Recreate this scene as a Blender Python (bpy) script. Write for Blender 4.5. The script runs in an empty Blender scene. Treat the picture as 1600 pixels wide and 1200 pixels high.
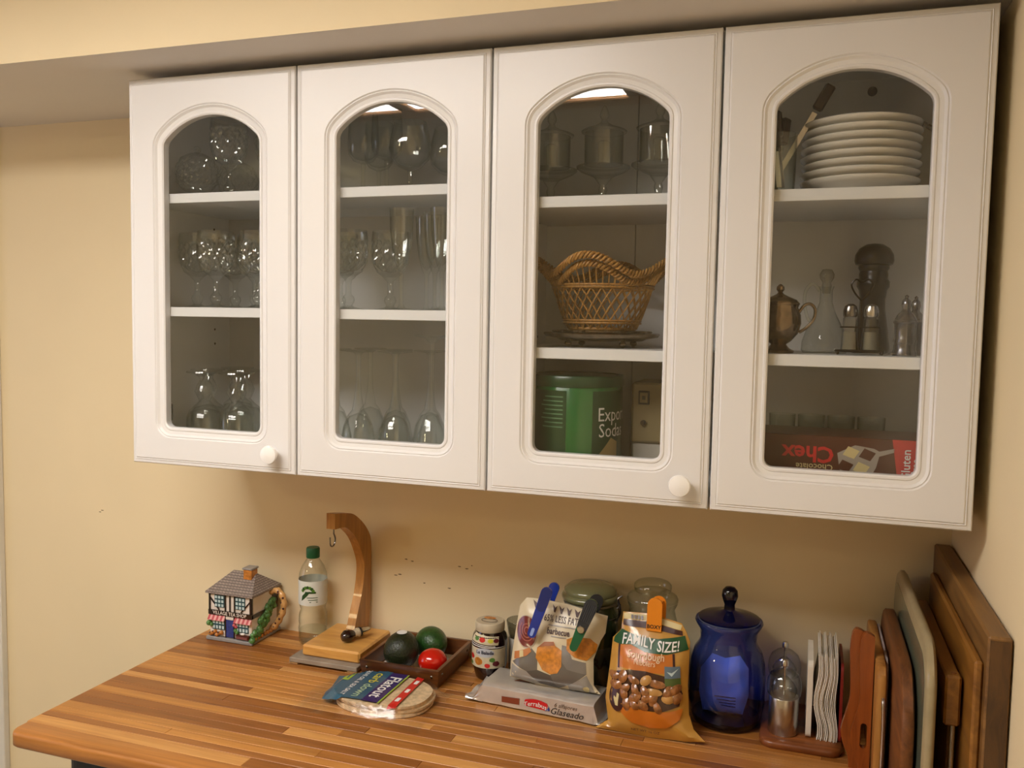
import bpy, bmesh, math, random
from math import pi, sin, cos, radians, sqrt
from mathutils import Vector, Matrix, noise
from mathutils.geometry import tessellate_polygon, delaunay_2d_cdt

scene = bpy.context.scene
COL = scene.collection

# ------------------------------------------------------------------ camera
cam_data = bpy.data.cameras.new('camera')
cam = bpy.data.objects.new('camera', cam_data)
COL.objects.link(cam)
RIGHT = Vector((0.9467001457, 0.3216455992, 0.0174052452))
DOWN = Vector((0.0390181251, -0.0608706398, -0.9973827506))
FWD = Vector((-0.3197443040, 0.9449015154, -0.0701762518))
m = Matrix((RIGHT, -DOWN, -FWD)).transposed().to_4x4()
m.translation = Vector((1.2839189, -1.7353948, 1.6636602))
cam.matrix_world = m
cam_data.sensor_width = 36.0
cam_data.lens = 36.0 * 1361.3914 / 1600.0
cam_data.clip_start = 0.05
scene.camera = cam

# ------------------------------------------------------------------ world, exposure
world = bpy.data.worlds.new('world')
scene.world = world
world.use_nodes = True
world.node_tree.nodes['Background'].inputs[0].default_value = (1.0, 0.9, 0.78, 1)
world.node_tree.nodes['Background'].inputs[1].default_value = 0.05
scene.view_settings.view_transform = 'Standard'
scene.view_settings.look = 'None'
scene.view_settings.gamma = 1.0
scene.view_settings.use_curve_mapping = False
scene.view_settings.exposure = 0.05
PANELS = [((1.0, 0.95, 0.91), 18.5), ((1.0, 0.945, 0.90), 22.5), ((1.0, 0.94, 0.89), 24.0)]      # tubes behind the three diffuser panels: colour, strength
FILL_LIGHT = ((1.0, 0.86, 0.50), 36.0)          # added out-of-view fill for the right wall and under the cabinets
WINDOW = ((0.62, 0.68, 1.0), 2.6)         # daylight through the side window
scene.cycles.transparent_max_bounces = 40
scene.cycles.max_bounces = 10
scene.cycles.diffuse_bounces = 5
scene.cycles.glossy_bounces = 5
scene.cycles.caustics_reflective = False
scene.cycles.sample_clamp_indirect = 6.0

# ------------------------------------------------------------------ helpers: colour and materials
def lin(c):
    return c / 12.92 if c <= 0.04045 else ((c + 0.055) / 1.055) ** 2.4
def hexc(h):
    h = h.lstrip('#')
    return tuple(lin(int(h[i:i + 2], 16) / 255.0) for i in (0, 2, 4))
def c4(c):
    if isinstance(c, str): c = hexc(c)
    return (c[0], c[1], c[2], 1.0)
MATS = {}
def new_mat(name):
    mt = bpy.data.materials.new(name); mt.use_nodes = True
    nt = mt.node_tree
    return mt, nt, nt.nodes, nt.links, nt.nodes['Principled BSDF']
def mat(name, color, rough=0.5, metal=0.0, var=0.06, scale=30.0, bump=0.0, bscale=200.0, coat=0.0, spec=0.5, emit=None, sss=0.0):
    """plain surface with slight procedural variation and optional fine relief"""
    if name in MATS: return MATS[name]
    mt, nt, N, L, P = new_mat(name)
    c = c4(color)
    tc = N.new('ShaderNodeTexCoord')
    nz = N.new('ShaderNodeTexNoise'); nz.inputs['Scale'].default_value = scale; nz.inputs['Detail'].default_value = 3
    L.new(tc.outputs['Object'], nz.inputs['Vector'])
    rp = N.new('ShaderNodeValToRGB')
    rp.color_ramp.elements[0].position = 0.3; rp.color_ramp.elements[1].position = 0.7
    rp.color_ramp.elements[0].color = tuple(max(0, x * (1 - var)) for x in c[:3]) + (1,)
    rp.color_ramp.elements[1].color = tuple(min(1, x * (1 + var)) for x in c[:3]) + (1,)
    L.new(nz.outputs['Fac'], rp.inputs[0]); L.new(rp.outputs[0], P.inputs['Base Color'])
    P.inputs['Roughness'].default_value = rough; P.inputs['Metallic'].default_value = metal
    P.inputs['Specular IOR Level'].default_value = spec
    if coat: P.inputs['Coat Weight'].default_value = coat; P.inputs['Coat Roughness'].default_value = 0.08
    if sss: P.inputs['Subsurface Weight'].default_value = sss; P.inputs['Subsurface Radius'].default_value = (0.01, 0.005, 0.003)
    if bump:
        n2 = N.new('ShaderNodeTexNoise'); n2.inputs['Scale'].default_value = bscale; n2.inputs['Detail'].default_value = 4
        L.new(tc.outputs['Object'], n2.inputs['Vector'])
        b = N.new('ShaderNodeBump'); b.inputs['Strength'].default_value = bump; b.inputs['Distance'].default_value = 0.002
        L.new(n2.outputs['Fac'], b.inputs['Height']); L.new(b.outputs[0], P.inputs['Normal'])
    MATS[name] = mt
    return mt
def wood(name, dark, light, axis='X', freq=60.0, stretch=14.0, rough=0.42, perobj=0.0, coat=0.0, contrast=(0.3, 0.72)):
    """streaky grain along one axis; perobj tints each stave by its own random value"""
    if name in MATS: return MATS[name]
    mt, nt, N, L, P = new_mat(name)
    tc = N.new('ShaderNodeTexCoord'); mp = N.new('ShaderNodeMapping')
    s = [freq, freq, freq]; s['XYZ'.index(axis)] = freq / stretch
    mp.inputs['Scale'].default_value = s
    L.new(tc.outputs['Object'], mp.inputs['Vector'])
    oi = N.new('ShaderNodeObjectInfo')
    if perobj:
        ad = N.new('ShaderNodeVectorMath'); ad.operation = 'SCALE'
        cb = N.new('ShaderNodeCombineXYZ')
        for i in range(3): L.new(oi.outputs['Random'], cb.inputs[i])
        L.new(cb.outputs[0], ad.inputs[0]); ad.inputs['Scale'].default_value = 37.0
        L.new(ad.outputs[0], mp.inputs['Location'])
    nz = N.new('ShaderNodeTexNoise'); nz.inputs['Scale'].default_value = 1.0; nz.inputs['Detail'].default_value = 6; nz.inputs['Roughness'].default_value = 0.62
    nz.inputs['Distortion'].default_value = 0.6
    L.new(mp.outputs[0], nz.inputs['Vector'])
    rp = N.new('ShaderNodeValToRGB')
    rp.color_ramp.elements[0].position = contrast[0]; rp.color_ramp.elements[1].position = contrast[1]
    rp.color_ramp.elements[0].color = c4(dark); rp.color_ramp.elements[1].color = c4(light)
    L.new(nz.outputs['Fac'], rp.inputs[0])
    out = rp.outputs[0]
    if perobj:
        hs = N.new('ShaderNodeHueSaturation')
        mr = N.new('ShaderNodeMapRange'); mr.inputs[3].default_value = 1 - perobj; mr.inputs[4].default_value = 1 + perobj
        L.new(oi.outputs['Random'], mr.inputs[0]); L.new(mr.outputs[0], hs.inputs['Value'])
        L.new(out, hs.inputs['Color']); out = hs.outputs[0]
    L.new(out, P.inputs['Base Color'])
    mr2 = N.new('ShaderNodeMapRange'); mr2.inputs[3].default_value = rough - 0.08; mr2.inputs[4].default_value = rough + 0.12
    L.new(nz.outputs['Fac'], mr2.inputs[0]); L.new(mr2.outputs[0], P.inputs['Roughness'])
    b = N.new('ShaderNodeBump'); b.inputs['Strength'].default_value = 0.12; b.inputs['Distance'].default_value = 0.001
    L.new(nz.outputs['Fac'], b.inputs['Height']); L.new(b.outputs[0], P.inputs['Normal'])
    if coat: P.inputs['Coat Weight'].default_value = coat
    MATS[name] = mt
    return mt
def clear(name, tint=(0.97, 0.98, 0.97), edge=(0.55, 0.58, 0.56), f0=0.045, rough=0.0, bump=0.0, bscale=60.0, gloss=1.0):
    """thin clear shell: straight transmission, Fresnel mirror, darker towards grazing edges"""
    if name in MATS: return MATS[name]
    mt, nt, N, L, P = new_mat(name)
    N.remove(P); out = N['Material Output']
    lw = N.new('ShaderNodeLayerWeight'); lw.inputs[0].default_value = 0.5
    p5 = N.new('ShaderNodeMath'); p5.operation = 'POWER'; p5.inputs[1].default_value = 5.0
    L.new(lw.outputs['Facing'], p5.inputs[0])
    ma = N.new('ShaderNodeMath'); ma.operation = 'MULTIPLY_ADD'; ma.inputs[1].default_value = (1 - f0) * 0.8; ma.inputs[2].default_value = f0
    L.new(p5.outputs[0], ma.inputs[0])
    p3 = N.new('ShaderNodeMath'); p3.operation = 'POWER'; p3.inputs[1].default_value = 3.0
    L.new(lw.outputs['Facing'], p3.inputs[0])
    mx = N.new('ShaderNodeMix'); mx.data_type = 'RGBA'
    mx.inputs[6].default_value = c4(tint); mx.inputs[7].default_value = c4(edge)
    L.new(p3.outputs[0], mx.inputs[0])
    tr = N.new('ShaderNodeBsdfTransparent'); L.new(mx.outputs[2], tr.inputs[0])
    gl = N.new('ShaderNodeBsdfGlossy'); gl.inputs['Roughness'].default_value = rough
    gl.inputs['Color'].default_value = (gloss, gloss, gloss, 1)
    ms = N.new('ShaderNodeMixShader')
    L.new(ma.outputs[0], ms.inputs[0]); L.new(tr.outputs[0], ms.inputs[1]); L.new(gl.outputs[0], ms.inputs[2])
    if bump:
        tc = N.new('ShaderNodeTexCoord')
        n2 = N.new('ShaderNodeTexNoise'); n2.inputs['Scale'].default_value = bscale; n2.inputs['Detail'].default_value = 2
        L.new(tc.outputs['Object'], n2.inputs['Vector'])
        b = N.new('ShaderNodeBump'); b.inputs['Strength'].default_value = bump; b.inputs['Distance'].default_value = 0.003
        L.new(n2.outputs['Fac'], b.inputs['Height'])
        L.new(b.outputs[0], gl.inputs['Normal']); L.new(b.outputs[0], lw.inputs['Normal'])
    L.new(ms.outputs[0], out.inputs[0])
    MATS[name] = mt
    return mt
def glow(name, color, strength):
    mt, nt, N, L, P = new_mat(name)
    P.inputs['Base Color'].default_value = (0.8, 0.8, 0.8, 1)
    P.inputs['Emission Color'].default_value = c4(color); P.inputs['Emission Strength'].default_value = strength
    MATS[name] = mt
    return mt

# ------------------------------------------------------------------ helpers: geometry
class G:
    """collects vertices and faces; build() makes one mesh object of them"""
    def __init__(self, xf=None):
        self.v = []; self.f = []; self.mi = []; self.xf = xf; self.cur = 0
    def add(self, vs, fs):
        b = len(self.v)
        if self.xf is not None: vs = [self.xf @ Vector(p) for p in vs]
        self.v.extend(tuple(p) for p in vs)
        for f in fs: self.f.append(tuple(b + i for i in f)); self.mi.append(self.cur)
        return self
    def box(self, x0, x1, y0, y1, z0, z1):
        return self.add([(x0, y0, z0), (x1, y0, z0), (x1, y1, z0), (x0, y1, z0), (x0, y0, z1), (x1, y0, z1), (x1, y1, z1), (x0, y1, z1)],
                        [(3, 2, 1, 0), (4, 5, 6, 7), (0, 1, 5, 4), (1, 2, 6, 5), (2, 3, 7, 6), (3, 0, 4, 7)])
    def cbox(self, x0, x1, y0, y1, z0, z1, c=0.001):
        """box with chamfered edges"""
        X = (x0, x1); Y = (y0, y1); Z = (z0, z1); vs = []; ix = {}
        for a in range(2):
            for b in range(2):
                for d in range(2):
                    sx = c if a == 0 else -c; sy = c if b == 0 else -c; sz = c if d == 0 else -c
                    for k, p in enumerate(((X[a], Y[b] + sy, Z[d] + sz), (X[a] + sx, Y[b], Z[d] + sz), (X[a] + sx, Y[b] + sy, Z[d]))):
                        ix[(a, b, d, k)] = len(vs); vs.append(p)
        fs = []
        q = lambda *k: [ix[i] for i in k]
        for s in range(2):
            fs.append(q((s, 0, 0, 0), (s, 1, 0, 0), (s, 1, 1, 0), (s, 0, 1, 0)))
            fs.append(q((0, s, 0, 1), (1, s, 0, 1), (1, s, 1, 1), (0, s, 1, 1)))
            fs.append(q((0, 0, s, 2), (1, 0, s, 2), (1, 1, s, 2), (0, 1, s, 2)))
            for t in range(2):
                fs.append(q((s, t, 0, 0), (s, t, 1, 0), (s, t, 1, 1), (s, t, 0, 1)))
                fs.append(q((s, 0, t, 0), (s, 1, t, 0), (s, 1, t, 2), (s, 0, t, 2)))
                fs.append(q((0, s, t, 1), (1, s, t, 1), (1, s, t, 2), (0, s, t, 2)))
                for u in range(2): fs.append(q((s, t, u, 0), (s, t, u, 1), (s, t, u, 2)))
        return self.add(vs, fs)
    def lathe(self, prof, seg=32, cx=0, cy=0, caps=(False, False), rf=None):
        """prof: (r, z) from bottom to top; rf(theta, r, z) may modulate the radius"""
        vs = []; fs = []; n = len(prof)
        for i in range(seg):
            t = 2 * pi * i / seg
            for r, z in prof:
                rr = rf(t, r, z) if rf else r
                vs.append((cx + rr * cos(t), cy + rr * sin(t), z))
        for i in range(seg):
            j = (i + 1) % seg
            for k in range(n - 1):
                fs.append((i * n + k, j * n + k, j * n + k + 1, i * n + k + 1))
        if caps[0]: fs.append(tuple(i * n for i in range(seg))[::-1])
        if caps[1]: fs.append(tuple(i * n + n - 1 for i in range(seg)))
        return self.add(vs, fs)
    def tube(self, path, r, seg=8, closed=False, caps=True):
        pts = [Vector(p) for p in path]; n = len(pts); vs = []; fs = []
        up = None
        for i, p in enumerate(pts):
            a = pts[i - 1] if (i > 0 or closed) else pts[i]
            b = pts[(i + 1) % n] if (i < n - 1 or closed) else pts[i]
            t = (b - a).normalized()
            if up is None:
                up = t.orthogonal().normalized()
            else:
                up = (up - t * up.dot(t))
                up = up.normalized() if up.length > 1e-9 else t.orthogonal().normalized()
            s = t.cross(up)
            rr = r[i] if isinstance(r, (list, tuple)) else r
            for k in range(seg):
                an = 2 * pi * k / seg
                vs.append(p + (up * cos(an) + s * sin(an)) * rr)
        m = n if closed else n - 1
        for i in range(m):
            j = (i + 1) % n
            for k in range(seg):
                l = (k + 1) % seg
                fs.append((i * seg + k, i * seg + l, j * seg + l, j * seg + k))
        if caps and not closed:
            fs.append(tuple(range(seg))[::-1]); fs.append(tuple((n - 1) * seg + k for k in range(seg)))
        return self.add(vs, fs)
    def prism(self, poly, d0, d1, plane='XZ'):
        """polygon extruded along the remaining axis"""
        n = len(poly)
        def P(a, b, d): return {'XY': (a, b, d), 'XZ': (a, d, b), 'YZ': (d, a, b)}[plane]
        vs = [P(a, b, d0) for a, b in poly] + [P(a, b, d1) for a, b in poly]
        tri = tessellate_polygon([[Vector((a, b, 0)) for a, b in poly]])
        fs = [tuple(t) for t in tri] + [tuple(n + i for i in t[::-1]) for t in tri]
        fs += [(i, (i + 1) % n, n + (i + 1) % n, n + i) for i in range(n)]
        return self.add(vs, fs)
    def grid(self, fn, nu, nv, cu=False, cv=False):
        vs = []; fs = []
        for i in range(nu):
            for j in range(nv):
                vs.append(fn(i / (nu if cu else nu - 1), j / (nv if cv else nv - 1)))
        for i in range(nu if cu else nu - 1):
            for j in range(nv if cv else nv - 1):
                a = (i + 1) % nu; b = (j + 1) % nv
                fs.append((i * nv + j, a * nv + j, a * nv + b, i * nv + b))
        return self.add(vs, fs)
    def ball(self, c, r, nu=16, nv=10):
        rx, ry, rz = r if isinstance(r, (tuple, list)) else (r, r, r)
        prof = [(max(1e-5, sin(pi * k / nv)), -cos(pi * k / nv)) for k in range(nv + 1)]
        vs = []; fs = []; n = nv + 1
        for i in range(nu):
            t = 2 * pi * i / nu
            for a, z in prof: vs.append((c[0] + rx * a * cos(t), c[1] + ry * a * sin(t), c[2] + rz * z))
        for i in range(nu):
            j = (i + 1) % nu
            for k in range(nv): fs.append((i * n + k, j * n + k, j * n + k + 1, i * n + k + 1))
        return self.add(vs, fs)
    def build(self, name, mt, parent=None, smooth=True, angle=0.6, loc=None, weld=True):
        me = bpy.data.meshes.new(name)
        me.from_pydata(self.v, [], self.f)
        mts = mt if isinstance(mt, (list, tuple)) else [mt]
        for x in mts: me.materials.append(x)
        if len(mts) > 1:
            for p, i in zip(me.polygons, self.mi): p.material_index = i
        bm = bmesh.new(); bm.from_mesh(me)
        if weld: bmesh.ops.remove_doubles(bm, verts=bm.verts, dist=1e-6)
        bmesh.ops.recalc_face_normals(bm, faces=bm.faces)
        bm.to_mesh(me); bm.free()
        if smooth:
            me.polygons.foreach_set('use_smooth', [True] * len(me.polygons))
            me.set_sharp_from_angle(angle=angle)
        me.update()
        o = bpy.data.objects.new(name, me)
        COL.objects.link(o)
        if parent is not None: o.parent = parent
        if loc is not None: o.location = loc
        return o
def tag(o, label=None, cat=None, group=None, kind=None):
    if label: o['label'] = label
    if cat: o['category'] = cat
    if group: o['group'] = group
    if kind: o['kind'] = kind
    return o
def thing(name, label, cat, loc=(0, 0, 0), rotz=0.0, group=None, rot=None):
    o = bpy.data.objects.new(name, None)
    COL.objects.link(o)
    o.empty_display_size = 0.02
    o.location = loc
    o.rotation_euler = rot if rot else (0, 0, rotz)
    return tag(o, label, cat, group)
def dup(root, loc, rotz=0.0, label=None, group=None, scale=None):
    r = root.copy(); COL.objects.link(r); r.location = loc; r.rotation_euler = (0, 0, rotz)
    if scale: r.scale = scale
    if label: r['label'] = label
    if group: r['group'] = group
    for ch in list(root.children):
        c = ch.copy(); COL.objects.link(c); c.parent = r
        for g in ch.children:
            d = g.copy(); COL.objects.link(d); d.parent = c
    return r
# flat print: outlines and lettering mapped onto a surface function (u, v) -> point
_TXT = {}
def text2d(s, size=1.0, bold=0.0, shear=0.0, ax='CENTER', spacing=1.0):
    key = (s, bold, shear, ax, spacing)
    if key not in _TXT:
        cu = bpy.data.curves.new('txt', 'FONT'); cu.body = s; cu.size = 1.0; cu.align_x = ax; cu.align_y = 'CENTER'
        cu.offset = bold; cu.shear = shear; cu.resolution_u = 2; cu.space_character = spacing
        ob = bpy.data.objects.new('txt', cu); COL.objects.link(ob)
        bpy.context.view_layer.update()
        me = ob.to_mesh()
        _TXT[key] = ([(v.co.x, v.co.y) for v in me.vertices], [tuple(p.vertices) for p in me.polygons])
        ob.to_mesh_clear()
        bpy.data.objects.remove(ob); bpy.data.curves.remove(cu)
    vs, fs = _TXT[key]
    return [(x * size, y * size) for x, y in vs], fs
def lettering(name, s, S, pos, size, mt, parent, ang=0.0, bold=0.0, shear=0.0, ax='CENTER', sx=1.0, spacing=1.0, warp=None):
    vs, fs = text2d(s, size, bold, shear, ax, spacing)
    bm = bmesh.new()
    bv = [bm.verts.new((x, y, 0)) for x, y in vs]
    for f in fs:
        try: bm.faces.new([bv[i] for i in f])
        except ValueError: pass
    bmesh.ops.triangulate(bm, faces=bm.faces)
    lim = max(0.0012, size * 0.16)
    for _ in range(3):        # fine enough to follow a curved surface
        long = [e for e in bm.edges if e.calc_length() > lim]
        if not long: break
        bmesh.ops.subdivide_edges(bm, edges=long, cuts=1)
        bmesh.ops.triangulate(bm, faces=bm.faces)
    bm.verts.index_update()
    vs = [(v.co.x, v.co.y) for v in bm.verts]; fs = [tuple(v.index for v in f.verts) for f in bm.faces]
    bm.free()
    ca, sa = cos(ang), sin(ang); out = []
    for x, y in vs:
        x *= sx
        if warp: x, y = warp(x, y)
        out.append(S(pos[0] + x * ca - y * sa, pos[1] + x * sa + y * ca))
    g = G(); g.add(out, fs)
    return g.build(name, mt, parent, smooth=False, weld=False)
def patch(name, poly, S, mt, parent, res=0.01, smooth=True):
    """a printed area: outline poly in (u, v), tessellated finely and laid on the surface S"""
    pts = [Vector(p) for p in poly]; n = len(pts)
    dense = []
    for i in range(n):
        a, b = pts[i], pts[(i + 1) % n]
        k = max(1, int((b - a).length / res))
        dense += [a.lerp(b, t / k) for t in range(k)]
    n = len(dense)
    xs = [p.x for p in dense]; ys = [p.y for p in dense]
    extra = []
    x = min(xs) + res * 0.5
    while x < max(xs):
        y = min(ys) + res * 0.5
        while y < max(ys):
            extra.append(Vector((x, y))); y += res
        x += res
    r = delaunay_2d_cdt(dense + extra, [(i, (i + 1) % n) for i in range(n)], [], 1, 1e-7)
    g = G(); g.add([S(p.x, p.y) for p in r[0]], [tuple(f) for f in r[2]])
    return g.build(name, mt, parent, smooth=smooth, weld=False)
def ellipse(cx, cy, rx, ry, n=24, a0=0.0, a1=2 * pi, jit=0.0, seed=0):
    rnd = random.Random(seed)
    full = abs(a1 - a0 - 2 * pi) < 1e-6
    k = n if full else n + 1
    return [(cx + rx * cos(a0 + (a1 - a0) * i / n) * (1 + rnd.uniform(-jit, jit)), cy + ry * sin(a0 + (a1 - a0) * i / n) * (1 + rnd.uniform(-jit, jit))) for i in range(k)]
def rect(x0, x1, y0, y1): return [(x0, y0), (x1, y0), (x1, y1), (x0, y1)]
def round_rect(x0, x1, y0, y1, r, n=6):
    out = []
    for cx, cy, a in ((x1 - r, y1 - r, 0), (x0 + r, y1 - r, 90), (x0 + r, y0 + r, 180), (x1 - r, y0 + r, 270)):
        out += [(cx + r * cos(radians(a + 90 * k / n)), cy + r * sin(radians(a + 90 * k / n))) for k in range(n + 1)]
    return out
def smooth_curve(pts, n=6, closed=False):
    """Catmull-Rom through points"""
    P = [Vector(p) for p in pts]; out = []; m = len(P)
    for i in range(m if closed else m - 1):
        if closed: p0, p1, p2, p3 = P[i - 1], P[i], P[(i + 1) % m], P[(i + 2) % m]
        else: p0, p1, p2, p3 = P[max(i - 1, 0)], P[i], P[i + 1], P[min(i + 2, m - 1)]
        for k in range(n):
            t = k / n
            out.append(0.5 * ((2 * p1) + (-p0 + p2) * t + (2 * p0 - 5 * p1 + 4 * p2 - p3) * t * t + (-p0 + 3 * p1 - 3 * p2 + p3) * t ** 3))
    if not closed: out.append(P[-1])
    return out

# ------------------------------------------------------------------ materials of the place
WALL = mat('wall_paint', (0.80, 0.665, 0.425), rough=0.7, var=0.02, scale=3.0, bump=0.05, bscale=120)
UNDER = mat('soffit_paint', (0.70, 0.65, 0.59), rough=0.75, var=0.02, scale=3.0)
CEIL = mat('ceiling_paint', (0.72, 0.69, 0.62), rough=0.8, var=0.02)
FLOOR = mat('floor_tile', (0.42, 0.39, 0.34), rough=0.5, var=0.1, scale=4)
WHITE = mat('white_foil', (0.73, 0.715, 0.70), rough=0.33, var=0.01, scale=6)
INNER = mat('carcass_white', (0.70, 0.70, 0.69), rough=0.5, var=0.015, scale=5)
TRIM = mat('trim_white', (0.70, 0.67, 0.60), rough=0.45, var=0.02)
PANE = clear('window_glass', tint=(0.965, 0.97, 0.965), edge=(0.75, 0.8, 0.78), f0=0.07)
KNOB = mat('white_ceramic', (0.86, 0.84, 0.81), rough=0.12, var=0.01, coat=0.3)
BLACK = mat('black_plastic', (0.012, 0.012, 0.014), rough=0.4)
STEEL = mat('steel', (0.62, 0.60, 0.57), rough=0.22, metal=1.0, var=0.05, scale=80)
DARKSTEEL = mat('dark_steel', (0.20, 0.19, 0.18), rough=0.25, metal=1.0)
OAK = wood('light_oak_frame', '#9a6a3c', '#c08f58', 'X', freq=70)

XR = 1.545        # right wall
ZC = 0.933        # counter top
CEILZ = 2.44
def struct(o): o['kind'] = 'structure'; return o
struct(G().box(-2.6, 1.70, 0.0, 0.12, -0.05, 2.6).build('wall_back', WALL, smooth=False))
struct(G().box(XR, XR + 0.12, -4.4, 0.12, -0.05, 2.6).build('wall_right', WALL, smooth=False))
struct(G().box(-2.72, -2.6, -4.4, 0.12, -0.05, 2.6).build('wall_left', WALL, smooth=False))
struct(G().box(-2.72, 1.70, -4.52, -4.4, -0.05, 2.6).build('wall_front', WALL, smooth=False))
struct(G().box(-2.72, 1.70, -4.52, 0.12, -0.1, 0.0).build('floor', FLOOR, smooth=False))
struct(G().box(-2.72, 1.70, -4.52, 0.12, CEILZ, CEILZ + 0.1).build('ceiling', CEIL, smooth=False))
g = G(); g.box(-2.6, XR, -0.432, 0.0, 2.142, CEILZ)
so = g.build('wall_soffit', [WALL, UNDER], smooth=False)
for p in so.data.polygons:
    if p.normal.z < -0.5: p.material_index = 1
struct(so)
g = G(); g.cbox(-0.83, -0.722, -0.018, 0.0, 0.0, 2.142, 0.002); g.cbox(-0.845, -0.80, -0.03, -0.018, 0.0, 2.142, 0.002)
struct(g.build('trim_1', TRIM, smooth=False))

# ------------------------------------------------------------------ ceiling light: wooden frame with diffuser panels
fx = thing('ceiling_light', 'wood framed fluorescent ceiling light with white diffuser panels mirrored in the cabinet glass', 'light', (0, 0, CEILZ))
X0, X1, Y0, Y1 = -0.56, 0.77, -1.79, -1.12      # at the ceiling
bars = [-0.525, -0.060, 0.400, 0.735]
for y in (Y0 + 0.04, Y1 - 0.04):
    G().cbox(X0, X1, y - 0.045, y + 0.045, -0.055, 0.0, 0.004).build('frame_rail', OAK, fx, smooth=False)
for x in bars:
    G().cbox(x - 0.025, x + 0.025, Y0 + 0.086, Y1 - 0.086, -0.054, 0.0, 0.004).build('frame_bar', OAK, fx, smooth=False)
for (a, b), (lc, ls) in zip(zip(bars[:-1], bars[1:]), PANELS):
    G().cbox(a + 0.0255, b - 0.0255, Y0 + 0.086, Y1 - 0.086, -0.044, -0.036, 0.002).build('diffuser', glow('diffuser', lc, ls), fx, smooth=False)

def fill_dome(loc, label, light):  # dome-shaped fill light, added out of view to lift the darker side
    lp = thing('fill_dome', label, 'light', loc)
    G().lathe([(0.0001, 0.0), (0.19, 0.0), (0.19, -0.02), (0.175, -0.022)], 40).build('ring', TRIM, lp)
    G().lathe([(0.175, -0.021), (0.165, -0.05), (0.13, -0.08), (0.07, -0.096), (0.0001, -0.10)], 40).build('dome', glow('warm_fill', *light), lp)
fill_dome((-1.30, -3.0, CEILZ), 'unseen round fill light added on the ceiling further back in the room', FILL_LIGHT)

# ------------------------------------------------------------------ countertop of glued staves
ct = thing('countertop', 'oiled butcher block countertop of glued brown staves with a rounded free end', 'countertop')
rnd = random.Random(7)
STAVES = [wood('stave_%d' % i, d, l, 'X', freq=85, stretch=22, rough=0.36, perobj=0.10, contrast=(0.25, 0.75)) for i, (d, l) in enumerate((
    ('#7a4820', '#aa7036'), ('#87521f', '#bb7d3c'), ('#985f26', '#cb904a'), ('#734219', '#a0662f'), ('#a66d30', '#d5a05e')))]
CT_X0, CT_X1, CT_Y0, CT_Y1, CT_B = -0.022, XR - 0.001, -0.612, -0.001, 0.9045
y = CT_Y0; k = 0
while y < CT_Y1 - 1e-4:
    w = 0.042 if k == 0 else rnd.choice((0.018, 0.021, 0.023, 0.026, 0.030))
    if y + w > CT_Y1 - 0.014: w = CT_Y1 - y
    x = CT_X0
    while x < CT_X1 - 1e-4:
        L_ = rnd.uniform(0.3, 0.9) if x > CT_X0 else rnd.uniform(0.2, 0.8)
        if k == 0 and x == CT_X0: L_ = 0.46
        if x + L_ > CT_X1 - 0.12: L_ = CT_X1 - x
        mi = rnd.choice((0, 1, 1, 2, 2, 3, 4)) if k else rnd.choice((1, 2))
        dz = rnd.uniform(-0.00015, 0.0)
        g = G()
        if k == 0:
            r = 0.017          # front stave with the eased nose, rounded at the free corner
            prof = [(0.0, CT_B + 0.004), (0.0, ZC - 0.006), (0.0010, ZC - 0.003), (0.003, ZC - 0.001), (0.006, ZC)]
            prof = [(0.004, CT_B)] + prof
            if x == CT_X0:
                rc = 0.022; ring = []
                for i in range(9):
                    a = pi + (pi / 2) * i / 8
                    ring.append((x + rc + rc * cos(a), y + rc + rc * sin(a), cos(a), sin(a)))
                path = [(x, y + w, -1, 0)] + ring + [(x + L_ - 0.0002, y, 0, -1)]
            else:
                path = [(x + 0.0002, y, 0, -1), (x + L_ - 0.0002, y, 0, -1)]
            vs = []; n = len(prof)
            for px, py, nx, ny in path:
                for d, z in prof: vs.append((px - nx * d, py - ny * d, z))
            fs = [(i * n + j, (i + 1) * n + j, (i + 1) * n + j + 1, i * n + j + 1) for i in range(len(path) - 1) for j in range(n - 1)]
            top = [i * n + n - 1 for i in range(len(path))]; bot = [i * n for i in range(len(path))]
            b = len(vs)
            xe = x + L_ - 0.0002; xs = path[0][0] + (0.006 if x == CT_X0 else 0)
            vs += [(xe, y + w, ZC), (xs, y + w, ZC), (xe, y + w, CT_B), (path[0][0] + (0.004 if x == CT_X0 else 0), y + w, CT_B)]
            fs.append(tuple(top + [b, b + 1])); fs.append(tuple(bot + [b + 2, b + 3])[::-1])
            fs.append((b, b + 1, b + 3, b + 2))
            fs.append(tuple([(len(path) - 1) * n + j for j in range(n)] + [b, b + 2]))
            if x != CT_X0: fs.append(tuple([j for j in range(n)][::-1] + [b + 3, b + 1]))
            g.add(vs, fs)
        else:
            g.cbox(x + 0.0002 * (x > CT_X0), x + L_ - 0.0002, y + 0.0001, y + w - 0.0001, CT_B, ZC + dz, 0.00045 if x > CT_X0 else 0.0008)
        g.build('stave', STAVES[mi], ct, smooth=(k == 0), angle=0.9)
        x += L_
    y += w; k += 1

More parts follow.
